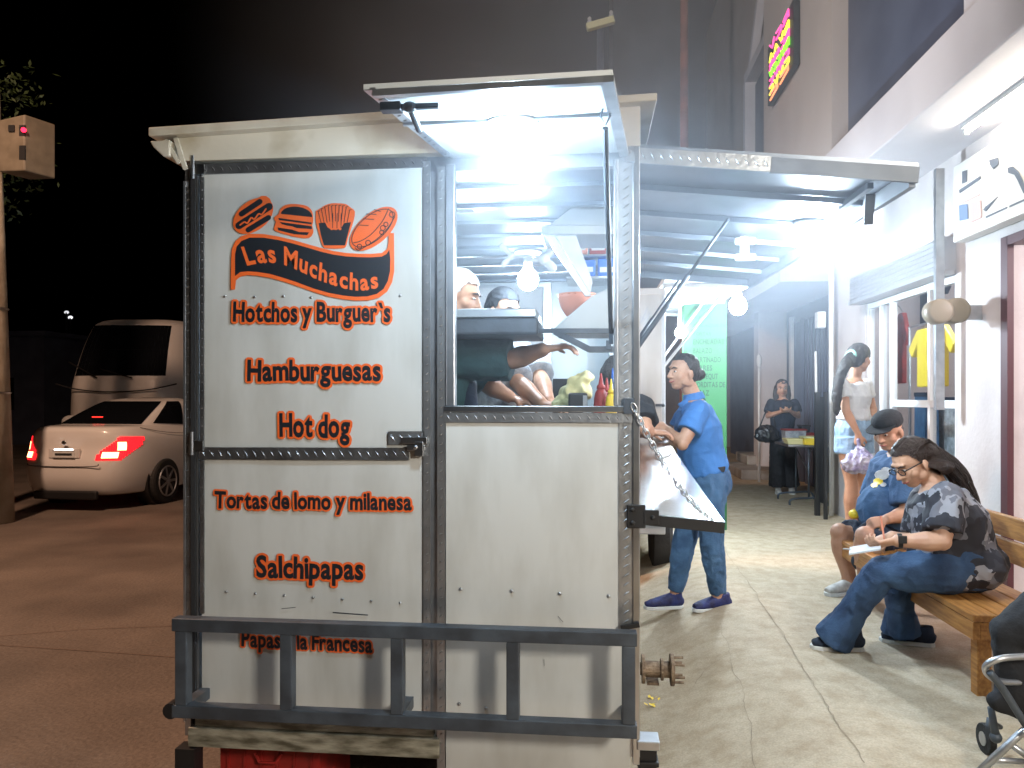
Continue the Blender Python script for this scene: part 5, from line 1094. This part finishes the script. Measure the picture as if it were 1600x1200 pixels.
# ------------------------------------------------ 2 seated woman in the patterned blouse
def w_floral():
    hc = W(1424,722,3.74); p = person('woman with long dark hair, glasses and a grey patterned blouse writing on the bench', (W(1480,900,3.7).x, W(1480,900,3.7).y, .2))
    f = V((-.80,-.30,-.50)); up = V((-.45,-.1,.9)); nk = W(1458,752,3.72); ch = W(1482,812,3.68); pel = W(1497,885,3.66)
    sN, sF = W(1478,778,3.54), W(1448,778,3.86); eN, wN = W(1472,846,3.46), W(1398,845,3.52); eF, wF = W(1432,850,3.84), W(1392,838,3.72)
    hN, hF = W(1478,892,3.58), W(1478,888,3.76); kN, kF = W(1376,893,3.74), W(1405,905,3.92); aN, aF = W(1308,990,3.88), W(1408,978,3.98)
    tN, tF = W(1266,1013,3.90), W(1374,1006,4.02)
    m = MB(); s_,f_,u_ = head_mb(m, hc, f, up); m.tube([hc-u_*.05-f_*.03, nk, nk.lerp(ch,.3)], [.052,.054,.06], 14)
    torso_mb(m, pel, ch, nk, sN, sF, .15,.11); limb(m, sN, eN, wN, .052,.043,.029,.1); limb(m, sF, eF, wF, .05,.042,.028,.1)
    limb(m, hN, kN, aN, .085,.058,.038,.1); limb(m, hF, kF, aF, .085,.058,.038,.1)
    hand_mb(m, wN, (-.92,-.15,-.20), (.1,.5,.8), 1, .8, .97); hand_mb(m, wF, (-.75,-.5,-.25), (-.1,.2,-1), -1, .85, .97)
    for a,t in ((aN,tN),(aF,tF)): m.cap(a, V((a.x,a.y,t.z+.06)), .036,.036)
    m.blob('body','skinl',p,.0052,3); face_parts(hc, f, up, p, glasses=True)
    m = MB(); torso_mb(m, pel-(ch-pel)*.10, ch, nk-(nk-ch)*.12, sN, sF, .185,.150, belly=.05, fwd=(-.9,-.3,0)); m.ell(ch+V((-.09,-.02,-.01)),(.09,.15,.09)); m.ell(pel+V((.04,0,.02)),(.17,.205,.13)); m.ell(ch+V((.035,0,.0)),(.115,.165,.12))
    for s0,e in ((sN,eN),(sF,eF)): m.tube([s0-(e-s0)*.05, s0.lerp(e,.4), s0.lerp(e,.80)], [.078,.086,.086], 14); m.ell(s0,.075)
    m.blob('blouse','floral',p,.006,4,.007,8)
    m = MB(); m.tube([pel+V((.03,0,.08)),pel+V((0,0,-.0)),pel+V((-.08,0,-.02))],[(.18,.17),(.19,.15),(.18,.12)],20,across=sF-sN)
    for h,k_,a in ((hN,kN,aN),(hF,kF,aF)): m.tube([h, h.lerp(k_,.35), h.lerp(k_,.75), k_+V((0,0,-.0)), k_.lerp(a,.25), k_.lerp(a,.6), k_.lerp(a,.85), a+(a-k_)*.10], [.108,.104,.088,.078,.074,.066,.080,.098], 14)
    m.ell(hN,.108); m.ell(hF,.108); m.blob('jeans','jeansd',p,.006,3,.006,10)
    m = MB(); e = lambda a,b,d,r: m.ell(hc+s_*a+f_*b+u_*d, r, (s_,f_,u_), 16, 12)
    e(0,-.018,.034,(.083,.099,.089)); e(0,-.05,-.01,(.078,.07,.085))
    m.tube(fit([hc-f_*.05+u_*.02, W(1448,706,3.72), W(1474,720,3.70), W(1496,745,3.68), W(1508,775,3.67), W(1513,805,3.67)],4),[(.066,.055)]*6+[(.062,.034)]*5+[(.054,.024)]*5+[(.042,.016)]*3+[(.026,.010)]*2,14,across=(0,1,0))
    m.ell(W(1468,728,3.68),(.07,.08,.04))
    h = m.blob('hair','hairb',p,.006,3,.003,22); cut_front(h, hc, f_, u_, .050, .058)
    m = MB(); rnd = random.Random(9)
    for k in range(190):
        a = rnd.uniform(-1,1); b = rnd.uniform(-.5,1); g = fit([hc+f_*(.040-.02*b-.03*abs(a))+u_*(.112-.045*abs(a))+s_*.066*a, hc-f_*.03+u_*(.124-.05*abs(a))+s_*.082*a, hc-f_*.095+u_*(.06-.02*b)+s_*.075*a, W(1474+b*8,722-b*10,3.70)+V((0,.075*a,0)), W(1497+b*12,748-b*6,3.68)+V((0,.07*a,0)), W(1510+b*14,778+b*4,3.67)+V((0,.06*a,0)), W(1514+b*12,806+abs(a)*14*rnd.random(),3.67)+V((0,.05*a,0))],4)
        ph = rnd.uniform(0,6); g = [q+V((math.sin(i*.5+ph),math.cos(i*.6+ph),math.sin(i*.4+ph)))*.004 for i,q in enumerate(g)]; m.tube(g,[.0028]*(len(g)-3)+[.002,.0014,.0006],5)
    m.build('strands','hairb',h,smooth=True)
    sh = shoe(p, aN, tN, mt_='navyc', ground=.2); shoe(p, aF, tF, mt_='navyc', ground=.2)
    m = MB(); m.tube([wN.lerp(eN,.06)+V((0,0,0)), wN.lerp(eN,.16)],[.034,.035],14); c = wN.lerp(eN,.11)+V((-.0,-.033,.012)); m.obox(c,(.018,0,0),(0,.006,0),(0,0,.018)); m.build('wristwatch','black',p,bevel=.003)
    nt_ = thing('order_pad', W(1352,858,3.6), 'white order pad in the hand of the woman in the patterned blouse', 'notepad'); m = MB(); a,b = W(1327,861,3.62),W(1376,853,3.50); m.obox((a+b)/2,(b-a)/2,V((.02,.055,.005)),V((.0,0,.004))); m.build('pages','wshirt',nt_); m = MB(); m.bar(a+V((0,0,.006)),a+V((.012,.02,.006)),.06,.004); m.build('binding','alu',nt_)
    pc = thing('pencil', W(1380,825,3.64), 'orange pencil held upright by the woman in the patterned blouse', 'pencil'); a,b = W(1376,806,3.68),W(1382,845,3.66); m = MB(); m.cyl(a,b,.0045,n=6); m.build('shaft','salmon',pc); m = MB(); m.cyl(b,b+(b-a)*.12,.0045,.0008,n=6); m.build('tip','wood',pc)
w_floral()
# ------------------------------------------------ 3 seated man in the black cap
def m_cap():
    hc = W(1387,672,4.86); p = person('man in a black cap, blue shirt and dark shorts seated on the bench', (W(1400,860,4.9).x, W(1400,860,4.9).y, .2))
    f = V((-.72,-.60,-.36)); up = V((-.25,-.2,.95)); nk = W(1406,706,4.92); ch = W(1402,770,4.94); pel = W(1418,852,4.98)
    sN, sF = W(1412,728,4.76), W(1384,722,5.10); eN, wN = W(1418,802,4.66), W(1384,812,4.62); eF, wF = W(1362,790,5.12), W(1372,826,4.84)
    hN, hF = W(1405,862,4.86), W(1396,858,5.08); kN, kF = W(1352,838,4.62), W(1312,832,4.98); aN, aF = W(1352,918,4.72), W(1330,918,4.98)
    tN, tF = W(1330,948,4.62), W(1290,944,4.92); tN.z = tF.z = .2
    m = MB(); s_,f_,u_ = head_mb(m, hc, f, up, 1.06); m.tube([hc-u_*.05-f_*.02, nk, nk-V((0,0,.05))], [.062,.066,.07], 14)
    torso_mb(m, pel, ch, nk, sN, sF, .17,.13); limb(m, sN, eN, wN, .056,.046,.031,.12); limb(m, sF, eF, wF, .056,.046,.031,.12)
    limb(m, hN, kN, aN, .09,.064,.040,.12); limb(m, hF, kF, aF, .09,.064,.040,.12)
    hand_mb(m, wN, (-.8,-.1,-.2), (-.1,.6,-.6), 1, .9); hand_mb(m, wF, (-.6,-.6,-.2), (0,.3,-1), -1, .9)
    for a,t in ((aN,tN),(aF,tF)): m.cap(a, V((a.x,a.y,.27)), .04,.04)
    m.blob('body','skin',p,.006,3); face_parts(hc, f, up, p, 1.06)
    m = MB(); torso_mb(m, pel-(ch-pel)*.1, ch, nk-(nk-ch)*.10, sN, sF, .215,.165, belly=.09, fwd=(-.9,-.35,0)); m.ell(ch+V((-.12,-.08,-.10)),(.16,.17,.18))
    for s0,e in ((sN,eN),(sF,eF)): m.tube([s0-(e-s0)*.05, s0.lerp(e,.4), s0.lerp(e,.82)], [.078,.088,.092], 14); m.ell(s0,.078)
    sh = m.blob('shirt','bluec',p,.007,4,.008,7)
    m = MB(); m.tube([pel+V((0,0,.06)),pel,pel+V((-.08,-.03,-.05))],[(.2,.15),(.21,.15),(.19,.11)],18,across=sF-sN)
    for h,k_,a in ((hN,kN,aN),(hF,kF,aF)): m.tube([h, h.lerp(k_,.4), h.lerp(k_,.86)], [.125,.118,.108], 16)
    m.cap(kN.lerp(hN,.2)+V((0,-.04,0)), aN+V((-.02,0,.16)), .075,.06); m.blob('shorts','navyc',p,.007,3,.007,10)
    # emblem on the chest
    m = MB(); 
    for k,(px,py,r,mt_) in enumerate(((1378,742,.045,0),(1372,752,.03,1),(1384,735,.03,0),(1366,758,.022,1),(1380,757,.02,0))):
        c = W(px,py,4.7); m.k = mt_; m.ell(c+V((.0,.0,0)),(r,.01,r*.7),n=10,m=6)
    # project to the shirt surface
    from mathutils.bvhtree import BVHTree; bv = BVHTree.FromPolygons([v_.co for v_ in sh.data.vertices],[tuple(q.vertices) for q in sh.data.polygons]); off = wloc(sh); O = V((0,0,EYE)); nv = []
    for v in m.v:
        d = (v-O).normalized(); loc,nor,_,_ = bv.ray_cast(O-off, d); ok = loc is not None; t = (loc+off) if ok else v; nv.append(t-d*(.004+(.0015 if (v-O).length < 4.69 else 0)))
    m.v = nv; m.build('shirt_emblem', ['wshirt','yellow'], sh, smooth=True)
    m = MB(); e = lambda a,b,d,r: m.ell(hc+(s_*a+f_*b+u_*d)*1.06, [q*1.06 for q in r], (s_,f_,u_), 18, 12)
    e(0,-.012,.062,(.086,.102,.062)); e(0,-.02,.045,(.085,.098,.05)); h = m.blob('cap','blackc',p,.006,3)
    m = MB(); P = []
    for k in range(13): a = R(-62+124*k/12); P.append(hc+(s_*.078*math.sin(a)/math.sin(R(62))+f_*(.062+.085*math.cos(a))+u_*(.040-.010*math.cos(a)))*1.06)
    P += [hc+(s_*.078*q+f_*.03+u_*.045)*1.06 for q in (1,.4,-.4,-1)]; m.poly(P, u_*.007); m.build('cap_brim','blackc',h,bevel=.002)
    m = MB(); m.ell(hc+(f_*-.035-u_*.012)*1.06,(.078,.07,.06),(s_,f_,u_)); m.blob('hair','hair',p,.007,2)
    shoe(p, aN, tN, mt_='wshoe', ground=.2, k=1.08); shoe(p, aF, tF, mt_='wshoe', ground=.2, k=1.08)
    lem = thing('yellow_ball', W(1334,786,4.95), 'small yellow ball resting on the knee of the man in the cap', 'ball'); c = kF+V((.085,-.02,.125)); lem.location = c
    m = MB(); m.ell(c,(.035,.035,.032)); m.build('ball','yellow',lem,smooth=True); m = MB(); m.ell(c+V((0,0,.033)),.006); m.build('knob','wood',lem)
m_cap()
# ------------------------------------------------ 4 girl in white by the window
def g_white():
    hc = W(1343,559,6.25); g = .30; p = person('girl in a white t-shirt and denim shorts seen from behind by the shop window', (W(1333,830,6.25).x, W(1333,830,6.25).y, g))
    f = V((.75,.55,-.12)); nk = W(1336,588,6.25); ch = W(1334,620,6.25); pel = W(1334,672,6.25)
    sN, sF = W(1316,602,6.17), W(1352,602,6.34); eN, wN = W(1322,642,6.10), W(1341,678,6.05); eF, wF = W(1364,640,6.36), W(1358,672,6.28)
    hN, hF = W(1324,688,6.2), W(1344,688,6.3); kN,kF = W(1330,760,6.2), W(1344,760,6.32); aN,aF = W(1328,822,6.24), W(1340,822,6.34); aN.z = aF.z = g+.08
    m = MB(); s_,f_,u_ = head_mb(m, hc, f, (0,0,1)); m.tube([hc-u_*.05-f_*.02, nk, nk-V((0,0,.04))],[.048,.048,.055],12); torso_mb(m, pel,ch,nk,sN,sF,.13,.095)
    limb(m,sN,eN,wN,.040,.034,.022,.08); limb(m,sF,eF,wF,.040,.034,.022,.08); limb(m,hN,kN,aN,.08,.050,.033,.15); limb(m,hF,kF,aF,.08,.050,.033,.15)
    hand_mb(m,wN,(.05,0,-1),(.4,.5,0),1,1.1,.95); hand_mb(m,wF,(.0,-.3,-1),(-.5,0,0),-1,.9,.95)
    for a in (aN,aF): m.cap(a, V((a.x,a.y,g+.05)),.034,.034)
    m.blob('body','skin',p,.007,3); face_parts(hc,f,(0,0,1),p)
    m = MB(); torso_mb(m, pel+(ch-pel)*.35, ch, nk-(nk-ch)*.12, sN, sF, .152,.115); m.ell(ch+f*.08+V((0,0,.02)),(.085,.10,.07))
    for s0,e in ((sN,eN),(sF,eF)): m.tube([s0-(e-s0)*.05, s0.lerp(e,.25), s0.lerp(e,.5)], [.055,.060,.060], 12); m.ell(s0,.056)
    m.blob('t_shirt','wshirt',p,.007,4,.005,9)
    m = MB(); m.tube([pel+V((0,0,.10)),pel+V((0,0,.02)),pel-V((0,0,.08))],[(.135,.11),(.165,.14),(.16,.13)],18,across=sF-sN)
    for h,k_ in ((hN,kN),(hF,kF)): m.tube([h+V((0,0,.03)), h.lerp(k_,.12), h.lerp(k_,.26)],[.10,.104,.108],14)
    m.blob('denim_shorts','denl',p,.007,3,.005,14)
    m = MB(); m.ell(hc-f_*.015+u_*.03,(.086,.10,.092),(s_,f_,u_),16,12); m.ell(hc-f_*.05-u_*.0,(.08,.075,.09),(s_,f_,u_)); m.tube(fit([hc-f_*.10-u_*.005, W(1318,575,6.1), W(1310,600,6.08), W(1307,630,6.08), W(1309,650,6.1)],4),[.045]*4+[.042]*4+[.036]*4+[.03]*3+[.016,.01],10)
    h = m.blob('hair','hair',p,.007,3,.005,22); cut_front(h,hc,f_,u_,.055,.045)
    m = MB(); c = hc-f_*.115+u_*.0; m.tube([c+(s_*math.cos(a*.52)+u_*math.sin(a*.52))*.04 for a in range(12)],.014,8,closed=True); m.build('scrunchie',mat('mint',(.3,.6,.5),.8),h,smooth=True)
    for a,t in ((aN,W(1322,835,6.1)),(aF,W(1346,832,6.2))): shoe(p, a, V((a.x+.13,a.y+.10,g)), mt_='wshoe', ground=g)
    bg = thing('carrier_bag', wN+V((0,0,-.12)), 'white and lilac plastic carrier bag hanging from the hand of the girl in white', 'bag'); w = wN+V((.0,-.02,-.09)); m = MB()
    c = W(1343,722,6.0); m.tube([w, w.lerp(c,.35), w.lerp(c,.7), c, c-V((0,0,.06)), c-V((0,0,.085))],[(.015,.01),(.05,.03),(.10,.07),(.135,.09),(.12,.08),(.07,.05)],18); m.cap(w,w+V((0,0,.04)),.012)
    m.blob('bag','plastic',bg,.007,2,.012,13); m = MB(); m.box((c.x-.08,c.y-.05,c.z-.07),(c.x+.08,c.y+.05,c.z-.02)); m.build('contents','black',bg,bevel=.015)
g_white()
# ------------------------------------------------ 5 far woman in navy
def w_far():
    d = 10.2; hc = W(1222,606,d); p = person('far woman in navy clothes holding food, with a handbag on her arm', (W(1222,770,d).x, W(1222,770,d).y, .2))
    f = V((-.15,-1,-.15)); nk = W(1223,622,d+.03); ch = W(1223,645,d); pel = W(1222,682,d); sN,sF = W(1205,630,d), W(1241,630,d)
    eN,wN = W(1200,650,d-.05), W(1221,643,d-.22); eF,wF = W(1247,650,d-.05), W(1234,642,d-.24); hN,hF = W(1215,688,d), W(1231,688,d); kN,kF = W(1214,728,d-.03), W(1233,728,d-.03); aN,aF = W(1215,762,d), W(1236,760,d); aN.z = aF.z = .28
    m = MB(); s_,f_,u_ = head_mb(m,hc,f,(0,0,1)); m.tube([hc-u_*.05,nk,nk-V((0,0,.04))],[.048,.05,.055],12); torso_mb(m,pel,ch,nk,sN,sF,.14,.10)
    limb(m,sN,eN,wN,.044,.036,.024,.08); limb(m,sF,eF,wF,.044,.036,.024,.08); limb(m,hN,kN,aN,.08,.05,.034,.1); limb(m,hF,kF,aF,.08,.05,.034,.1)
    hand_mb(m,wN,(1,-.2,.1),(0,.5,.8),1,.6); hand_mb(m,wF,(-1,-.2,.0),(0,.5,.8),-1,.6)
    for a in (aN,aF): m.cap(a, V((a.x,a.y,.25)),.035,.035)
    m.blob('body','skinl',p,.009,2); face_parts(hc,f,(0,0,1),p)
    m = MB(); torso_mb(m,pel-(ch-pel)*.15,ch,nk-(nk-ch)*.15,sN,sF,.17,.125)
    for s0,e in ((sN,eN),(sF,eF)): m.tube([s0-(e-s0)*.05,s0.lerp(e,.3),s0.lerp(e,.7)],[.06,.068,.07],12); m.ell(s0,.06)
    m.blob('blouse','navyc',p,.009,3,.006,9)
    m = MB(); m.tube([pel+V((0,0,.08)),pel,pel-V((0,0,.08))],[(.15,.12),(.17,.13),(.16,.12)],16,across=sF-sN)
    for h,k_,a in ((hN,kN,aN),(hF,kF,aF)): m.tube([h,h.lerp(k_,.5),k_,k_.lerp(a,.5),a+V((0,0,.02))],[.098,.10,.10,.105,.115],14)
    m.blob('trousers','blackc',p,.009,3,.006,10)
    m = MB(); m.ell(hc-f_*.018+u_*.03,(.083,.095,.088),(s_,f_,u_),14,10)
    for q in (-1,1): m.tube([hc+s_*.07*q+u_*.02-f_*.02, hc+s_*.085*q-u_*.10-f_*.01, hc+s_*.075*q-u_*.24+f_*.04],[.03,.034,.02],8)
    m.tube([hc-f_*.06,hc-f_*.08-u_*.2],[.07,.06],10); h = m.blob('hair','hair',p,.009,2,.005,20); cut_front2(h,hc,f_,u_)
    for a in (aN,aF): shoe(p,a,V((a.x-.03,a.y-.2,.2)),mt_='wshoe',ground=.2)
    hb = thing('handbag', W(1200,675,d-.1), 'shiny black handbag on the arm of the far woman in navy', 'handbag'); c = W(1199,677,d-.12)
    m = MB(); m.ell(c,(.16,.07,.11)); m.ell(c-V((0,0,.05)),(.17,.08,.07)); m.blob('bag','bag',hb,.01,2,.012,9); m = MB(); m.tube(fit([c+V((-.1,0,.08)),c+V((-.03,0,.26)),eN+V((.0,-.01,.05)),c+V((.08,0,.2)),c+V((.11,0,.08))],5),.010,8); m.build('strap','bag',hb,smooth=True)
def cut_front2(o,hc,f,u):
    bm = bmesh.new(); bm.from_mesh(o.data); off = wloc(o); s = f.cross(u)
    dead = [v for v in bm.verts if (v.co+off-hc).dot(f) > .03 and abs((v.co+off-hc).dot(s)) < .062 and (v.co+off-hc).dot(u) < .06]
    bmesh.ops.delete(bm, geom=dead, context='VERTS'); bm.to_mesh(o.data); bm.free()
w_far()
# ------------------------------------------------ 6-8 the cooks
def cook(label, hc, f, nk, ch, pel, sN, sF, eN, wN, eF, wF, hN_, hF_, shirt_, slN, capm=None, apron=None, slr=.075, fl=.45, skin='skin', vox=.007):
    p = person(label, (pel.x, pel.y, fl), None); floor = fl
    m = MB(); s_,f_,u_ = head_mb(m,hc,f,(0,0,1)); m.tube([hc-u_*.05-f_*.02,nk,nk-V((0,0,.05))],[.052,.055,.06],12); torso_mb(m,pel,ch,nk,sN,sF,.15,.11)
    limb(m,sN,eN,wN,.052,.043,.03,.1); limb(m,sF,eF,wF,.052,.043,.03,.1); L = []
    for q in (-1,1):
        ac = (sF-sN).normalized(); h = pel+ac*.08*q; h.z = pel.z-.05; k_ = V((h.x,h.y,floor+.45)); a = V((h.x,h.y,floor+.08)); limb(m,h,k_,a,.085,.055,.036,.1); m.cap(a,V((a.x,a.y,floor+.05)),.035,.035); L.append((h,k_,a))
    hand_mb(m,wN,hN_,(0,.2,-1),1,.5); hand_mb(m,wF,hF_,(0,.2,-1),-1,.5)
    m.blob('body',skin,p,vox,3); face_parts(hc,f,(0,0,1),p)
    m = MB(); torso_mb(m,pel-(ch-pel)*.1,ch,nk-(nk-ch)*.12,sN,sF,.185,.14)
    for s0,e in ((sN,eN),(sF,eF)): m.tube([s0-(e-s0)*.05,s0.lerp(e,.5),s0.lerp(e,slN)],[slr*.95,slr*1.05,slr],14); m.ell(s0,slr)
    m.blob('shirt',shirt_,p,vox,4,.008,8)
    m = MB()
    m.tube([pel+V((0,0,.05)),pel,pel-V((0,0,.08))],[(.17,.13),(.18,.14),(.16,.12)],16,across=sF-sN)
    for h,k_,a in L: m.tube([h,k_,a],[.1,.08,.07],12)
    m.blob('trousers','navyc',p,.01,3,.005,9)
    if apron:
        m = MB(); c = pel.lerp(ch,.5)+Vector(f)*.13; m.tube([pel-V((0,0,.35))+Vector(f)*.13, pel+Vector(f)*.14, ch+Vector(f)*.135],[(.17,.03),(.19,.04),(.10,.03)],16,across=sF-sN); m.blob('apron',apron,p,.008,3,.006,9)
    m = MB(); m.ell(hc-f_*.015+u_*.04,(.085,.10,.085),(s_,f_,u_),14,10); m.ell(hc-f_*.05,(.08,.07,.085),(s_,f_,u_)); h = m.blob('cap' if capm else 'hair',capm or 'hair',p,.007,3,.004,20); cut_front(h,hc,f_,u_,.05,.05)
    for h_,k_,a in L: shoe(p,a,V((a.x+.12,a.y-.1,floor)),mt_='blackc',ground=floor)
d = 3.3
cook('cook in a dark green sleeve and navy apron reaching across the trailer window', W(718,462,3.45), V((.9,-.1,-.25)), W(702,505,3.45), W(690,585,3.42), W(685,690,3.42), W(712,560,3.28), W(690,540,3.6), W(800,562,3.22), W(853,545,3.25), W(760,600,3.62), W(800,622,3.6), (1,.1,.15), (.9,-.1,-.2), 'greenc', .98, 'wshirt', 'navyc', .088)
cook('cook in a grey and white t-shirt and dark cap leaning over the counter', W(787,484,4.15), V((.75,-.6,-.25)), W(782,520,4.15), W(782,580,4.1), W(780,680,4.1), W(772,556,3.92), W(808,548,4.25), W(812,600,3.7), W(848,632,3.5), W(845,592,3.95), W(858,628,3.65), (1,-.1,-.1), (1,-.1,-.2), 'greyc', .9, 'blackc', None, .085)
d = 4.3
cook('person in a black t-shirt leaning out of the side opening above the shelf', W(968,588,4.45), V((.8,.2,-.4)), W(965,612,4.45), W(962,650,4.45), W(945,700,4.5), W(1001,640,4.33), W(985,635,4.62), W(1008,672,4.22), W(1016,676,4.30), W(1000,672,4.6), W(1012,676,4.62), (1,.1,0), (1,0,0), 'blackc', .62, None, None, .085)
# ================================================================== LIGHT
w = bpy.data.worlds.new('World'); sc.world = w; w.use_nodes = True
nt = w.node_tree; bg = nt.nodes['Background']; sky = nt.nodes.new('ShaderNodeTexSky'); sky.sky_type = 'NISHITA'; sky.sun_disc = False; sky.sun_elevation = R(-6); sky.sun_rotation = R(200)
nt.links.new(sky.outputs[0], bg.inputs[0]); bg.inputs[1].default_value = .02
def lamp(name, kind, loc, energy, col, size=.1, aim=None, spot=None, sy=None):
    l = bpy.data.lights.new(name, kind); l.energy = energy; l.color = col; o = bpy.data.objects.new(name, l); COL.objects.link(o); o.location = loc
    if kind == 'AREA': l.shape = 'RECTANGLE'; l.size = size; l.size_y = sy or size
    elif kind != 'SUN': l.shadow_soft_size = size
    if aim is not None: o.rotation_euler = (Vector(aim)-Vector(loc)).to_track_quat('-Z','Y').to_euler()
    if spot: l.spot_size = R(spot); l.spot_blend = .6
    return o
lamp('street_lamp_light', 'SPOT', (-5.6,3.4,7.2), 2000, (1,.62,.42), .25, (-5.6,6,0), 140)
lamp('facade_fill_light', 'SPOT', (-3.5,1.5,6.5), 1800, (1,.93,.90), .3, (2.6,8.5,5.6), 70)  # unseen spot added to brighten the upper facade
lamp('shop_doorway_light', 'AREA', (2.0,-.6,2.35), 92, (1,.92,.80), .5, (-.5,2.5,.9))
lamp('shop_interior_light', 'POINT', (4.2,3.6,2.8), 230, (1,.88,.90), .2)
lamp('window_light', 'POINT', (3.6,6.8,2.9), 60, (1,.93,.95), .2)
lamp('shirt_fill_light', 'POINT', (WX+.09,6.45,2.38), 22, (1,.95,.93), .03)  # small hidden light added to brighten the yellow shirt
lamp('trailer_inner_light', 'POINT', (-.5,3.2,2.15), 7, (.75,.93,1), .1)  # bluish point light inside the trailer
def bloom(name, c, rad, dens, label):  # added volume that imitates lens glow round the bulbs
    ms = bpy.data.materials.new(name); ms.use_nodes = True; n_ = ms.node_tree; n_.nodes.clear(); L = n_.links.new
    pv = n_.nodes.new('ShaderNodeVolumePrincipled'); ou = n_.nodes.new('ShaderNodeOutputMaterial'); L(pv.outputs[0], ou.inputs['Volume'])
    tc = n_.nodes.new('ShaderNodeTexCoord'); mp = n_.nodes.new('ShaderNodeMapping'); mp.inputs['Scale'].default_value = [1/r for r in rad]
    gr = n_.nodes.new('ShaderNodeTexGradient'); gr.gradient_type = 'SPHERICAL'; no = n_.nodes.new('ShaderNodeTexNoise'); no.inputs['Scale'].default_value = 1.6
    mr = n_.nodes.new('ShaderNodeMapRange'); mr.inputs[1].default_value = .3; mr.inputs[2].default_value = .7; mr.inputs[3].default_value = .5; mr.inputs[4].default_value = 1.3
    m1 = n_.nodes.new('ShaderNodeMath'); m1.operation = 'POWER'; m1.inputs[1].default_value = 1.7; m2 = n_.nodes.new('ShaderNodeMath'); m2.operation = 'MULTIPLY'; m3 = n_.nodes.new('ShaderNodeMath'); m3.operation = 'MULTIPLY'; m3.inputs[1].default_value = dens
    L(tc.outputs['Object'], mp.inputs[0]); L(mp.outputs[0], gr.inputs[0]); L(tc.outputs['Object'], no.inputs[0]); L(no.outputs['Fac'], mr.inputs[0]); L(gr.outputs['Fac'], m1.inputs[0]); L(m1.outputs[0], m2.inputs[0]); L(mr.outputs[0], m2.inputs[1]); L(m2.outputs[0], m3.inputs[0]); L(m3.outputs[0], pv.inputs['Density'])
    pv.inputs['Color'].default_value = (.78,.87,1,1); pv.inputs['Anisotropy'].default_value = .2
    o = MB().ell((0,0,0), rad, n=24, m=16).build(name, ms); o.location = c; tag(o, label, 'bloom', None, 'stuff')
bloom('lens_bloom', (.05,2.35,2.45), (1.3,1.1,1.3), .6, 'added pale volume imitating lens bloom round the bulb under the raised rear flap')
bloom('lens_bloom', (1.1,4.3,2.15), (1.05,2.3,1.05), .30, 'thin pale volume added to imitate lens bloom under the side awning')
sc.cycles.volume_step_rate = 2; sc.cycles.volume_max_steps = 64
v = sc.view_settings; v.view_transform = 'Standard'; v.look = 'None'; v.exposure = .18; v.gamma = 1
sc.cycles.use_denoising = True; sc.cycles.max_bounces = 6; sc.cycles.diffuse_bounces = 3; sc.cycles.sample_clamp_indirect = 4; sc.cycles.caustics_reflective = False; sc.cycles.caustics_refractive = False
bpy.data.scenes.remove(TS)
